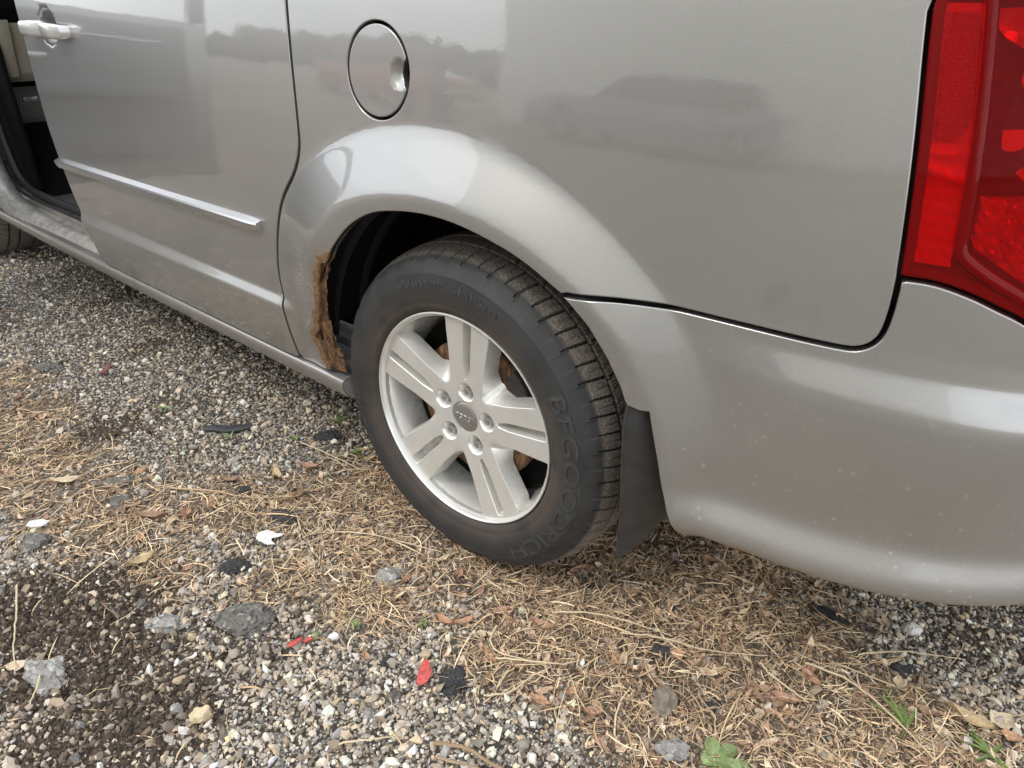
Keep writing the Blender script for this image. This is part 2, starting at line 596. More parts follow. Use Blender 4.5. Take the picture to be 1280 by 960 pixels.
def cdt_fill(outer, holes, pts):
    """triangles of the region inside outer and outside holes"""
    allv = [outer] + holes + ([pts] if len(pts) else [])
    V = np.vstack(allv)
    E = []
    b = 0
    for lp in [outer] + holes:
        n = len(lp)
        E += [(b + i, b + (i + 1) % n) for i in range(n)]
        b += n
    vo, eo, fo, ov, oe, of = delaunay_2d_cdt([Vector((float(a), float(c))) for a, c in V], E, [], 0, 1e-7)
    vo = np.array([(v[0], v[1]) for v in vo])
    T = np.array([tuple(f) for f in fo if len(f) == 3], dtype=int)
    c = vo[T].mean(1)
    ok = inside(c, outer)
    for h in holes:
        ok &= ~inside(c, h)
    T = T[ok]
    a = vo[T]
    s = (a[:, 1, 0] - a[:, 0, 0]) * (a[:, 2, 1] - a[:, 0, 1]) - (a[:, 1, 1] - a[:, 0, 1]) * (a[:, 2, 0] - a[:, 0, 0])
    T[s < 0] = T[s < 0][:, ::-1]
    omap = {}
    for i, l in enumerate(ov):
        for j in l:
            omap[j] = i
    return vo, T, omap

def panel(name, outer, holes, step, m, parent, roll=.0022, wall=.016, off=0.0, rows=(), attrs=None):
    if area2(outer) < 0:
        outer = outer[::-1]
    holes = [h if area2(h) > 0 else h[::-1] for h in holes]
    oi = inset(outer, roll)
    hi = [inset(h, -roll) for h in holes]
    lo, hi_ = outer.min(0), outer.max(0)
    gu = np.arange(lo[0] + step / 2, hi_[0], step)
    gz = list(np.arange(lo[1] + step / 2, hi_[1], step))
    for a, b, n in rows:
        gz = [z for z in gz if not a - .003 < z < b + .003] + list(np.linspace(a, b, n))
    gz = np.array(sorted(gz))
    G = np.stack(np.meshgrid(gu, gz), -1).reshape(-1, 2)
    G = G + (rng.random(G.shape) - .5) * 1e-4
    G = G[inside(G, oi) & ~near(G, oi, step * .45)]
    for h in hi:
        G = G[~inside(G, h) & ~near(G, h, step * .45)]
    vo, T, om = cdt_fill(oi, hi, G)
    V = list(S(vo[:, 0], vo[:, 1], off)); N = list(Sn(vo[:, 0], vo[:, 1]))
    uv = list(vo)
    F = [tuple(t) for t in T]
    b = 0
    for lp_in, lp_out in [(oi, outer)] + list(zip(hi, holes)):
        n = len(lp_in)
        isin = lp_in is oi
        ring0 = [om[b + i] for i in range(n)]
        b += n
        P0 = S(lp_in[:, 0], lp_in[:, 1], off)
        N0 = Sn(lp_in[:, 0], lp_in[:, 1])
        P1 = S(lp_out[:, 0], lp_out[:, 1], off)
        E = P1 - P0
        E -= N0 * np.sum(E * N0, 1)[:, None]
        E /= np.maximum(np.linalg.norm(E, axis=1), 1e-9)[:, None]
        prev = ring0
        for ang, deep in ((30, 0.0), (60, 0.0), (90, 0.0), (90, wall)):
            c, s_ = math.cos(R(ang)), math.sin(R(ang))
            Q = P0 + E * roll * s_ - N0 * (roll * (1 - c) + deep)
            st = len(V)
            V += list(Q); N += list(N0 * c + E * s_); uv += list(lp_out)
            cur = list(range(st, st + n))
            for i in range(n):
                j = (i + 1) % n
                F.append((prev[i], cur[i], cur[j], prev[j]) if isin else (prev[i], prev[j], cur[j], cur[i]))
            prev = cur
    V = np.array(V); N = np.array(N); uv = np.array(uv)
    fa = {'rust': np.zeros(len(V)), 'scuff': np.zeros(len(V))}
    if attrs:
        fa.update({k: f(uv[:, 0], uv[:, 1]) for k, f in attrs.items()})
    F = [f for f in F]
    o = mesh_obj(name, V, F, m, parent, normals=None, sharp=None, fattrs=fa)
    # loops: quads of hole rims must face the same way as the panel
    bm = bmesh.new(); bm.from_mesh(o.data)
    bmesh.ops.recalc_face_normals(bm, faces=bm.faces)
    c = sum((f.normal * f.calc_area() for f in bm.faces if len(f.verts) == 3), Vector())
    av = N[:len(vo)].mean(0)
    if c.dot(Vector(av)) < 0:
        bmesh.ops.reverse_faces(bm, faces=bm.faces)
    bm.to_mesh(o.data); bm.free()
    o.data.polygons.foreach_set('use_smooth', [True] * len(o.data.polygons))
    o.data.normals_split_custom_set_from_vertices([tuple(n) for n in N])
    return o
# ------------------------------------------------------------------ the van
VAN = empty('minivan', (-1.2, 0.95, 0.0), 'dusty silver-beige minivan with rust by its rear wheel arch and the front door open', 'minivan')

GAP = .0040
SEAM = [(-.4133, 1.0757), (-.411, .997), (-.4062, .8714), (-.4083, .8191), (-.4316, .7695), (-.4857, .7038), (-.5204, .6279), (-.5432, .5298), (-.5367, .4455), (-.5243, .3531), (-.518, .318)]
SEAM_UP = [(-.418, 1.165), (-.4155, 1.12)]
FRONT = [(-1.545, .318), (-1.578, .4014), (-1.625, .4809), (-1.66, .60), (-1.683, .72), (-1.692, .84), (-1.700, .95), (-1.712, 1.0442), (-1.72, 1.165)]
seam = catmull(SEAM_UP + SEAM, 8)
def shifted(P, d):
    e = np.gradient(P, axis=0)
    n = np.stack([-e[:, 1], e[:, 0]], 1)
    n /= np.linalg.norm(n, axis=1)[:, None]
    return P + n * d
seam_d = shifted(seam, -GAP)      # door side is at lower u
seam_q = shifted(seam, GAP)
if seam_d[5, 0] > seam_q[5, 0]:
    seam_d, seam_q = seam_q, seam_d

# sliding door
out = np.vstack([resample(seam_d, .009)[:-1], resample(np.array([seam_d[-1], (-1.545, .318)]), .012)[:-1],
                 resample(catmull(FRONT), .009)[:-1], resample(np.array([(-1.72, 1.165), seam_d[0]]), .012)[:-1]])
DOOR = panel('sliding_door', out, [], .014, M_PAINT, VAN, rows=[(.430, .482, 14), (.94, 1.04, 14)])

# ledge moulding on the door
mb = MB()
us = np.linspace(-1.672, -.582, 40)
zs = np.interp(us, [-1.70, -.578], [.6170, .6305])
V, F = [], []
prof = [(-.0145, 0.0), (-.0150, .012), (-.0125, .0165), (.0040, .0205), (.0085, .0185), (.0145, .0)]
for k, (u_, z_) in enumerate(zip(us, zs)):
    w = 1.0 if 0 < k < len(us) - 1 else .75
    for dz, of in prof:
        V.append(S(np.array([u_]), np.array([z_ + dz * w]), of * w - .001)[0])
n = len(prof)
for k in range(len(us) - 1):
    for j in range(n - 1):
        F.append((k * n + j, (k + 1) * n + j, (k + 1) * n + j + 1, k * n + j + 1))
F += [tuple(range(n)), tuple(range((len(us) - 1) * n + n - 1, (len(us) - 1) * n - 1, -1))]
mb.add(V, F).build('door_moulding', M_CHROME, DOOR)

# door handle: a thick bar that stands off a dished cup
def Sp(u, z, off):
    return S(np.array([float(u)]), np.array([float(z)]), off)[0]
hp = [(-1.612, .988, -.002), (-1.610, .988, .018), (-1.598, .989, .029), (-1.56, .990, .033), (-1.51, .990, .034), (-1.45, .989, .033), (-1.402, .988, .029), (-1.386, .987, .018), (-1.383, .987, -.002)]
hr = [(.015, .013), (.017, .013), (.019, .012), (.020, .011), (.020, .0105), (.020, .0105), (.019, .012), (.017, .013), (.015, .013)]
P = [Sp(*h) for h in hp]
V, F = [], []
n = 16
for i, p in enumerate(P):
    d = P[min(i + 1, len(P) - 1)] - P[max(i - 1, 0)]
    d /= np.linalg.norm(d)
    zz = np.array([0, 0, 1.0])
    sd_ = np.cross(d, zz); sd_ /= np.linalg.norm(sd_)
    for k in range(n):
        a = 2 * math.pi * k / n
        c, s_ = math.cos(a), math.sin(a)
        c = math.copysign(abs(c) ** .6, c); s_ = math.copysign(abs(s_) ** .6, s_)
        V.append(p + zz * hr[i][0] * c + sd_ * hr[i][1] * s_)
for i in range(len(P) - 1):
    for k in range(n):
        F.append((i * n + k, i * n + (k + 1) % n, (i + 1) * n + (k + 1) % n, (i + 1) * n + k))
F += [tuple(range(n)), tuple(range((len(P) - 1) * n, len(P) * n))]
o = MB().add(V, F).build('door_handle', simple('handle_silver', (0.60, 0.59, 0.575), 0.25, 0.6, 0.04, coat=.6), DOOR)
# quarter panel with wheel arch, fuel door opening and tail lamp cut-out
ARCH = [(.2623, .6997), (.198, .7303), (.1387, .7492), (.0549, .7645), (-.025, .7672), (-.1039, .7576), (-.1641, .7409), (-.224, .7058), (-.2769, .6558), (-.298, .625)]
RUSTE = [(-.298, .625), (-.316, .618), (-.335, .6215), (-.3467, .6184), (-.352, .600), (-.3618, .5652), (-.366, .535), (-.3805, .5035), (-.388, .478), (-.4147, .4529), (-.409, .438), (-.4205, .4261), (-.4486, .4034), (-.436, .394), (-.4295, .3847), (-.421, .366), (-.419, .3513), (-.408, .335), (-.400, .322)]
_at = resample(catmull([(-.2985, .6245), (-.3075, .6074), (-.326, .570), (-.3404, .5325), (-.352, .49), (-.355, .4417), (-.3535, .40), (-.3517, .3584), (-.352, .33)]), .003)
_r = []
for _k, _p in enumerate(RUSTE):
    _q = _at[np.argmin(np.hypot(_at[:, 0] - _p[0], _at[:, 1] - _p[1]))]
    _w = (.72 - .5 * min(1, _k / 12)) if 0 < _k < len(RUSTE) - 1 else 0
    _r.append((_p[0] * (1 - _w) + _q[0] * _w, _p[1] * (1 - _w) + _q[1] * _w))
RUSTE = _r
BSEAM = [(.2623, .6997), (.3457, .7066), (.4285, .7089), (.5139, .7098), (.597, .7102), (.640, .7108)]
BCOR = [(.640, .7108), (.662, .7130), (.678, .7225), (.6862, .738), (.6885, .7614), (.6880, .7865), (.6863, .811)]
LAMPF = [(.6863, .811), (.6788, .8705), (.6663, .9553), (.6497, 1.0483), (.6440, 1.082)]
LAMPT = [(.6440, 1.082), (.6445, 1.095), (.652, 1.103), (.668, 1.105), (.72, 1.105), (.80, 1.103), (.92, 1.10)]
LAMPB = [(.6863, .811), (.7231, .811), (.761, .8026), (.7913, .7914), (.8177, .7809), (.86, .757), (.92, .725)]

def at_gap(P, d):
    return shifted(np.asarray(catmull(P), float), d)

q_seam = resample(seam_q, .009)[::-1]             # going up, ends at the top
bseam_q = catmull(BSEAM)[:, :] + np.array([0, GAP * .8])
bcor = catmull(BCOR)
bcor_q = shifted(bcor, GAP * .8)
if bcor_q[10, 0] > bcor[10, 0]:
    bcor_q = shifted(bcor, -GAP * .8)
bcor_b = 2 * bcor - bcor_q
lampf = catmull(LAMPF); lampt = catmull(LAMPT)
lampf_q = lampf + np.array([-.0035, 0]); lampt_q = lampt + np.array([0, .0035]); lampt_q[:9, 0] -= np.linspace(.0035, 0, 9)
segs = [resample(catmull(ARCH), .009)[:-1], resample(np.array(RUSTE), .006)[:-1],
        resample(np.array([(-.400, .322), (-.43, .316), (-.512, .316)]), .009)[:-1],
        q_seam[1:-1], resample(np.array([seam_q[0], (.92, 1.165)]), .014)[:-1],
        resample(np.array([(.92, 1.165), (.92, 1.1035)]), .012)[:-1],
        resample(lampt_q[::-1], .009)[:-1], resample(lampf_q[::-1], .009)[:-1],
        resample(bcor_q[::-1], .006)[:-1], resample(bseam_q[::-1], .009)[:-1]]
QOUT = np.vstack(segs)
a = np.linspace(0, 2 * math.pi, 97)[:-1]
FC, FR = np.array((-.1700, .9735)), np.array((.0755, .0745))
fuel_hole = FC + np.stack([np.cos(a), np.sin(a)], 1) * (FR + .0026)
_cr = np.clip(1 - (np.minimum(a, 2 * math.pi - a) / R(18)) ** 2, 0, 1) * .020
fuel_out = FC + np.stack([np.cos(a), np.sin(a)], 1) * (FR - .0022 - _cr[:, None])
rust_line = np.array(RUSTE)
def dist_line(u, z, L):
    P = resample(L, .006)
    d = np.full(u.shape, 9.0)
    for p in P:
        d = np.minimum(d, np.hypot(u - p[0], z - p[1]))
    return d
def f_rust(u, z):
    return np.clip(1 - dist_line(u, z, rust_line) / .052, 0, 1) * .92
def f_scuff(u, z):
    return np.clip(1 - np.hypot((u + .415) / .06, (z - .55) / .12), 0, 1) * 1.3
QUARTER = panel('quarter_panel', QOUT, [fuel_hole], .010, M_PAINT, VAN, attrs={'rust': f_rust, 'scuff': f_scuff}, rows=[(.44, .48, 8)])

# fuel door (its finger dish is part of the pressed surface)
FUEL = panel('fuel_door', fuel_out, [], .006, M_PAINT, QUARTER, wall=.012)

# bumper cover
BFRONT = [(.4684, .372), (.452, .42), (.4437, .4592), (.430, .515), (.4217, .5488)]
BARCH = [(.4217, .5488), (.405, .5455), (.3834, .5471), (.372, .5761), (.3461, .6176), (.3106, .6606), (.2650, .6965)]
bseam_b = catmull([(.2650, .6965)] + BSEAM[1:]) - np.array([0, GAP * .8])
bseam_b[0] = (.2650, .6955)
lampb = catmull(LAMPB) - np.array([0, .0045])
segs = [resample(catmull(BFRONT), .009)[:-1], resample(np.array(BARCH), .009)[:-1], resample(bseam_b, .009)[:-1],
        resample(bcor_b, .006)[:-1], resample(lampb, .009)[1:-1],
        resample(np.array([(.92, .7205), (1.05, .69), (1.9, .69)]), .014)[:-1],
        resample(np.array([(1.9, .69), (1.9, .305)]), .012)[:-1], resample(np.array([(1.9, .305), (.95, .305), (.60, .288), (.50, .302), (.4684, .372)]), .010)[:-1]]
BUMPER = panel('rear_bumper', np.vstack(segs), [], .0105, M_PAINT, VAN, rows=[(.305, .425, 26), (.63, .705, 20)])

# tail lamp: red lens over a moulded housing
def lens_mat():
    m, t, p = mat('red_lens')
    n = t.nodes
    n.remove(p)
    outn = n['Material Output']
    tr = node(t, 'ShaderNodeBsdfTransparent', Color=(0.90, 0.007, 0.016, 1))
    gl = node(t, 'ShaderNodeBsdfGlossy', Roughness=0.015)
    gl.inputs['Color'].default_value = (1, 1, 1, 1)
    df = node(t, 'ShaderNodeBsdfDiffuse', Color=(0.85, 0.003, 0.006, 1))
    fr = node(t, 'ShaderNodeFresnel', IOR=1.27)
    m1 = node(t, 'ShaderNodeMixShader', Fac=0.11)
    m2 = n.new('ShaderNodeMixShader')
    t.links.new(tr.outputs[0], m1.inputs[1]); t.links.new(df.outputs[0], m1.inputs[2])
    t.links.new(fr.outputs[0], m2.inputs[0]); t.links.new(m1.outputs[0], m2.inputs[1]); t.links.new(gl.outputs[0], m2.inputs[2])
    t.links.new(m2.outputs[0], outn.inputs['Surface'])
    return m
M_LENS = lens_mat()
M_HOUSE = simple('lamp_housing_silver', (0.85, 0.84, 0.84), 0.22, 0.5, 0.03)
M_DARKRED = simple('dark_lamp_border', (0.09, 0.02, 0.02), 0.25, 0, 0.05, coat=0.6)
M_BLACK = simple('lamp_black', (0.008, 0.005, 0.006), 0.4)

lamp_l = np.vstack([resample(lampf[::1], .008)[:-1], resample(lampt, .008)[:-1], resample(np.array([(.92, 1.10), (.92, .725)]), .01)[:-1], resample(catmull(LAMPB)[::-1], .008)[:-1]])
if area2(lamp_l) < 0:
    lamp_l = lamp_l[::-1]
lamp_o = inset(lamp_l, .0008)
lamp_i = inset(lamp_l, .0125)
ridge_line = catmull([(.690, 1.11), (.694, 1.0929), (.7032, 1.0506), (.7205, .9606), (.7316, .8783), (.7365, .850), (.748, .838), (.7747, .8217), (.8106, .8037), (.86, .774), (.92, .738)])
LAMP = panel('tail_lamp', lamp_o, [], .008, M_LENS, VAN, roll=.003, wall=.010, off=-.0015)
# the raised ridge that divides the lens
V, F = [], []
rr = resample(ridge_line, .008)
for k, q in enumerate(rr):
    e = rr[min(k + 1, len(rr) - 1)] - rr[max(k - 1, 0)]
    e /= np.linalg.norm(e)
    nn = np.array([-e[1], e[0]])
    for j in range(7):
        a_ = math.pi * (j / 6 - .5)
        w = .0075 * math.sin(a_)
        V.append(S(np.array([q[0] + nn[0] * w]), np.array([q[1] + nn[1] * w]), -.003 + .0065 * math.cos(a_))[0])
for k in range(len(rr) - 1):
    for j in range(6):
        F.append((k * 7 + j, (k + 1) * 7 + j, (k + 1) * 7 + j + 1, k * 7 + j + 1))
MB().add(V, F).build('lens_ridge', M_LENS, LAMP)

def surf_patch(mb_, poly, off, step=.008):
    if area2(poly) < 0:
        poly = poly[::-1]
    lo, hi_ = poly.min(0), poly.max(0)
    G = np.stack(np.meshgrid(np.arange(lo[0], hi_[0], step), np.arange(lo[1], hi_[1], step)), -1).reshape(-1, 2) + 1e-4
    G = G[inside(G, poly) & ~near(G, poly, step * .4)]
    vo, T, om = cdt_fill(poly, [], G)
    o_ = off(vo[:, 0], vo[:, 1]) if callable(off) else off
    mb_.add(S(vo[:, 0], vo[:, 1], o_), T)
    return mb_

# dark border strip under the rim of the lens
n_ = len(lamp_o)
ib = inset(lamp_l, .0115)
V = list(S(lamp_o[:, 0], lamp_o[:, 1], -.0075)) + list(S(ib[:, 0], ib[:, 1], -.0075)) + list(S(ib[:, 0], ib[:, 1], -.030))
F = []
for i in range(n_):
    j = (i + 1) % n_
    F += [(i, j, j + n_, i + n_), (i + n_, j + n_, j + 2 * n_, i + 2 * n_)]
MB().add(V, F).build('lens_border', M_DARKRED, LAMP)
# outer bay: flat silver floor with faint steps
def left_x(z):
    L_ = lampf[np.argsort(lampf[:, 1])]
    return np.interp(z, L_[:, 1], L_[:, 0]) + .0125
def ridge_x(z):
    L_ = ridge_line[ridge_line[:, 1] > .848]
    L_ = L_[np.argsort(L_[:, 1])]
    return np.interp(z, L_[:, 1], L_[:, 0])
zb = np.linspace(1.09, .826, 34)
bay = np.vstack([np.stack([left_x(zb), zb], 1), [(.735, .826)], np.stack([ridge_x(zb[::-1]) - .004, zb[::-1]], 1)[1:]])
def bay_off(u, z):
    return -.017 + .00025 * np.sin(u * 520 + z * 300) + .0016 * np.exp(-(np.hypot(u - .694, z - .915) / .004) ** 2) + .0016 * np.exp(-(np.hypot(u - .702, z - .937) / .003) ** 2) + .0016 * 0.25 * np.sin(z * 420 + 25 * u) * sst(.99, .96, z) + .0045 * np.exp(-((z - .925 + .25 * (u - .70)) / .006) ** 2) + .003 * np.exp(-((z - .945) / .004) ** 2) * (u < .705)
surf_patch(MB(), bay, bay_off, .004).build('outer_bay', M_HOUSE, LAMP)
# reflex reflector: rows of tiny pyramids on a raised plate
mbr = MB()
zt = 1.080
rows_ = 34
for r_ in range(rows_):
    z_ = zt - r_ * .0036
    xa, xb = left_x(z_) + .002, ridge_x(z_) - .006
    if r_ > rows_ - 8:
        xb -= (r_ - rows_ + 8) ** 1.6 * .0006
    nn_ = max(2, int((xb - xa) / .0036))
    for k in range(nn_):
        u_ = xa + (k + .5) * .0036 + (.0018 if r_ % 2 else 0)
        q = np.array([(u_ - .0018, z_ - .0018), (u_ + .0018, z_ - .0018), (u_ + .0018, z_ + .0018), (u_ - .0018, z_ + .0018), (u_, z_)])
        P_ = S(q[:, 0], q[:, 1], np.array([-.0095, -.0095, -.0095, -.0095, -.0075]))
        mbr.add(P_, [(0, 1, 4), (1, 2, 4), (2, 3, 4), (3, 0, 4)])
o = mesh_obj('reflex_reflector', mbr.V, mbr.F, simple('reflex_prisms', (0.62, 0.58, 0.56), 0.3, 0.2, 0.02), LAMP, smooth=False)
# inner bays with bowl reflectors
zc = np.linspace(1.088, .862, 26)
inner = np.vstack([np.stack([ridge_x(zc) + .004, zc], 1), [(.748, .846), (.79, .826), (.86, .79), (.91, .755)], [(.91, 1.088)]])
surf_patch(MB(), inner, lambda u, z: -.045 + .002 * np.sin(u * 700 + z * 300), .008).build('inner_bay', M_BLACK, LAMP)
def tri(x):
    return np.abs((x / (2 * math.pi)) % 1.0 - .5) * 2
def fluted(cu, cz, nf, dep, base, step_=.0):
    def f(u, z):
        a_ = np.arctan2(z - cz, u - cu); q = np.hypot(u - cu, z - cz)
        return base - dep * tri(a_ * nf) - .004 * tri(q * 260)
    return f
def patch(name, P, off):
    o_ = surf_patch(MB(), catmull(P + [P[0]], 5)[:-1], off, .004).build(name, M_HOUSE, LAMP)
    o_.data.polygons.foreach_set('use_smooth', [False] * len(o_.data.polygons))
patch('upper_reflector', [(.705, 1.086), (.76, 1.089), (.85, 1.089), (.91, 1.086), (.91, 1.040), (.84, 1.030), (.775, 1.037), (.735, 1.052), (.712, 1.066)], fluted(.95, 1.0, 22, .012, -.014))
patch('bowl_reflector', [(.742, 1.036), (.78, 1.024), (.84, 1.020), (.91, 1.028), (.91, .985), (.85, .978), (.80, .985), (.755, 1.006)], fluted(.86, 1.05, 26, .014, -.016))
patch('bowl_reflector', [(.742, .974), (.762, .975), (.766, .958), (.748, .955)], lambda u, z: -.020 + 0 * u)
patch('bowl_reflector', [(.765, .934), (.80, .952), (.86, .966), (.91, .962), (.91, .925), (.85, .918), (.79, .920)], fluted(.80, .98, 24, .012, -.014))
lowp = np.vstack([[(.742, .905), (.745, .862), (.752, .850), (.79, .829), (.86, .792), (.91, .762)], [(.91, .905)], [(.86, .915), (.80, .913)]])
surf_patch(MB(), lowp, lambda u, z: -.022 + .005 * np.sign(np.sin(u * 230 - z * 300)) * (.5 + .5 * np.sin(u * 90)) + .005 * np.sin(u * 420 + z * 480), .004).build('lower_reflector', M_HOUSE, LAMP)
# black sheet added behind the panels, its colour standing for shade in the gaps
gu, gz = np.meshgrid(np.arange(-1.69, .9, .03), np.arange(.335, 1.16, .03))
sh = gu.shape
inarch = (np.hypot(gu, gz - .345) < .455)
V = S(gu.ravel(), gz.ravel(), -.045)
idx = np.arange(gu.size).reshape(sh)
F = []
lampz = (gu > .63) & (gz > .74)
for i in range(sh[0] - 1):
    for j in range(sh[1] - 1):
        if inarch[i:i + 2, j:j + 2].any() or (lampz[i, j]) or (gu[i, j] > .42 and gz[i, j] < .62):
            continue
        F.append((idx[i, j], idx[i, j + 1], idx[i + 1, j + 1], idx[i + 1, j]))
mesh_obj('gap_shade_backing', V, F, M_GAP, VAN)
# lamp bucket
gu, gz = np.meshgrid(np.arange(.62, .95, .03), np.arange(.70, 1.14, .03))
sh = gu.shape; idx = np.arange(gu.size).reshape(sh)
mesh_obj('lamp_bucket', S(gu.ravel(), gz.ravel(), -.06), [(idx[i, j], idx[i, j + 1], idx[i + 1, j + 1], idx[i + 1, j]) for i in range(sh[0] - 1) for j in range(sh[1] - 1)], M_BLACK, LAMP)

# wheel-arch return flange and liner
ang = np.radians(np.linspace(27, 172, 80))
lipc = np.vstack([BARCH[2:], ARCH])
la = np.degrees(np.arctan2(lipc[:, 1] - .345, lipc[:, 0])); lr = np.hypot(lipc[:, 0], lipc[:, 1] - .345)
o_ = np.argsort(la)
def lip_r(a_):
    return np.interp(np.degrees(a_), la[o_], lr[o_])
V, F = [], []
nl = 7
rel = [(-.0005, -.0035), (.0, -.010), (.004, -.018), (.02, -.03), (.035, -.05), (.045, -.12), (.045, -.30)]
for a_ in ang:
    r0 = float(lip_r(a_))
    u_, z_ = r0 * math.cos(a_), .345 + r0 * math.sin(a_)
    y0 = S(np.array([u_]), np.array([z_]))[0][1]
    for dr, dy in rel:
        rr_ = r0 + dr if dy > -.1 else max(r0 + dr, .46)
        V.append((rr_ * math.cos(a_), y0 - dy, .345 + rr_ * math.sin(a_)))
for i in range(len(ang) - 1):
    for j in range(nl - 1):
        F.append((i * nl + j, i * nl + j + 1, (i + 1) * nl + j + 1, (i + 1) * nl + j))
LINER = mesh_obj('wheel_liner', V, F, M_LINER, VAN, sharp=50)
# ribs on the liner's front wall
mbx = MB()
for yy in (.060, .14):
    P = []
    for a_ in np.radians(np.linspace(95, 176, 26)):
        rr_ = .452
        P.append((rr_ * math.cos(a_), yy, .345 + rr_ * math.sin(a_)))
    mbx.tube(P, (.004, .010), 6)
mbx.build('liner_rib', M_LINER, LINER)
# inner wall of the wheel housing
MB().prism([(x, z) for x, z in [(-.50, .30), (-.50, .9), (.5, .9), (.5, .30)]], 1, .315, .33).build('inner_housing', M_UNDER, LINER)

# ragged rusted metal where the arch has rotted through
edge = resample(np.array(RUSTE), .005)
arch_true = resample(catmull([(-.2985, .6245), (-.3075, .6074), (-.326, .570), (-.3404, .5325), (-.352, .49), (-.355, .4417), (-.3535, .40), (-.3517, .3584), (-.352, .33)]), .005)
tt = np.linspace(0, 1, 70)
def par(L):
    s_ = np.linspace(0, 1, len(L))
    return np.stack([np.interp(tt, s_, L[:, 0]), np.interp(tt, s_, L[:, 1])], 1)
A_, B_ = par(edge), par(arch_true)
A_ = A_ + np.array([-.010, 0])
V, F = [], []
nc = 9
r2 = np.random.default_rng(5)
jagr = np.convolve(r2.normal(0, .16, 74), [.15, .2, .3, .2, .15], mode='valid') + np.where(r2.random(70) < .10, r2.uniform(-.28, .12, 70), 0)
jag = np.cumsum(r2.normal(0, .35, (70, nc)), axis=0)
jag = jag - np.linspace(0, 1, 70)[:, None] * jag[-1]
for i in range(70):
    for j in range(nc):
        q = j / (nc - 1)
        jj = q + jagr[i] * (1 if j == nc - 1 else 0)
        p = A_[i] * (1 - jj) + B_[i] * jj
        off_ = -.007 - .004 * q + .0010 * math.sin(i * .9 + 3 * j) + .0006 * r2.normal() - (.004 * (j % 4 == 1) * (.5 + .5 * math.sin(i * .23)))
        V.append(S(np.array([p[0]]), np.array([p[1]]), off_)[0])
for i in range(69):
    for j in range(nc - 1):
        F.append((i * nc + j, i * nc + j + 1, (i + 1) * nc + j + 1, (i + 1) * nc + j))
RUST = mesh_obj('rusted_arch_edge', V, F, M_RUST, QUARTER, sharp=70)
for k in range(7):
    i = int(r2.integers(2, 66)); q = r2.random()
    c = A_[i] * (1 - q) + B_[i] * q
    l, w, a_ = .008 + .012 * r2.random(), .003 + .004 * r2.random(), r2.normal(1.75, .25)
    d = np.array([math.cos(a_), math.sin(a_)]); e = np.array([-d[1], d[0]])
    P = [c + d * l * s1 + e * w * s2 * (1 - .5 * abs(s1)) for s1, s2 in ((-1, -.4), (-.3, -1), (.6, -.8), (1, .2), (.5, 1), (-.5, .9))]
    lift = [-.007 + .006 * r2.random() for _ in P]
    V = [S(np.array([p[0]]), np.array([p[1]]), lf)[0] for p, lf in zip(P, lift)]
    V2 = [v + np.array([0, .0015, 0]) for v in V]
    n = len(V)
    mesh_obj('rust_flake', V + V2, [tuple(range(n)), tuple(range(2 * n - 1, n - 1, -1))] + [(i_, i_ + n, (i_ + 1) % n + n, (i_ + 1) % n) for i_ in range(n)], M_RUST, QUARTER, smooth=False)

# mud flap
V, F = [], []
zs = np.linspace(.548, .215, 14)
yo = np.interp(zs, [.215, .40, .50, .535, .548], [.000, -.026, -.036, -.036, -.030])
yi = yo + np.interp(zs, [.215, .548], [.045, .075])
xo = np.interp(zs, [.215, .35, .548], [.388, .394, .392])
pro = [(-.10, -.003), (0, 0), (.10, .009), (.25, .0185), (.5, .034), (.75, .048), (1, .060)]
for z_, a_, b_, x_ in zip(zs, yo, yi, xo):
    for q, dx in pro:
        V.append((x_ + dx, a_ + (b_ - a_) * q, z_ + .105 * max(q, 0) * (1 - (z_ - .215) / .333)))
nf = len(pro)
m_ = len(V)
V += [(x - .005, y + .004, z) for x, y, z in V]
for i in range(len(zs) - 1):
    for j in range(nf - 1):
        a_, b_, c_, d_ = i * nf + j, i * nf + j + 1, (i + 1) * nf + j + 1, (i + 1) * nf + j
        F += [(a_, b_, c_, d_), (a_ + m_, d_ + m_, c_ + m_, b_ + m_)]
    F += [(i * nf, (i + 1) * nf, (i + 1) * nf + m_, i * nf + m_), (i * nf + nf - 1, i * nf + nf - 1 + m_, (i + 1) * nf + nf - 1 + m_, (i + 1) * nf + nf - 1)]
for j in range(nf - 1):
    F += [(j, j + m_, j + 1 + m_, j + 1)]
    e = (len(zs) - 1) * nf + j
    F += [(e, e + 1, e + 1 + m_, e + m_)]
MB().add(V, F).build('mud_flap', M_FLAP, VAN)

# sill
sp_ = [(.14, .245), (.03, .250), (.010, .262), (-.006, .290), (-.0075, .304), (-.005, .3095), (.000, .311), (.035, .3115), (.036, .300), (.046, .300), (.047, .326), (.052, .333), (.088, .337), (.090, .326), (.099, .326), (.101, .347), (.108, .352), (.150, .357), (.152, .300), (.16, .26)]
xs_ = np.linspace(-2.66, -.352, 40)
V = []
for x in xs_:
    y0 = float(plan(np.array([x]))[1][0])
    for y, z in sp_:
        V.append((x, y0 + y, z))
n = len(sp_)
F = [(i * n + j, i * n + (j + 1) % n, (i + 1) * n + (j + 1) % n, (i + 1) * n + j) for i in range(len(xs_) - 1) for j in range(n)]
F += [tuple(range(n - 1, -1, -1)), tuple((len(xs_) - 1) * n + k for k in range(n))]
SILL = MB().add(V, F).build('door_sill', M_SILL, VAN, bevel=.0012, seg=2)
rk = [(.028, .2485), (.0085, .2605), (-.0082, .2895), (-.0100, .304), (-.0072, .3118), (-.001, .3135), (.020, .3135)]
V = []
for x in xs_:
    y0 = float(plan(np.array([x]))[1][0])
    for y, z in rk:
        V.append((x, y0 + y, z))
n = len(rk)
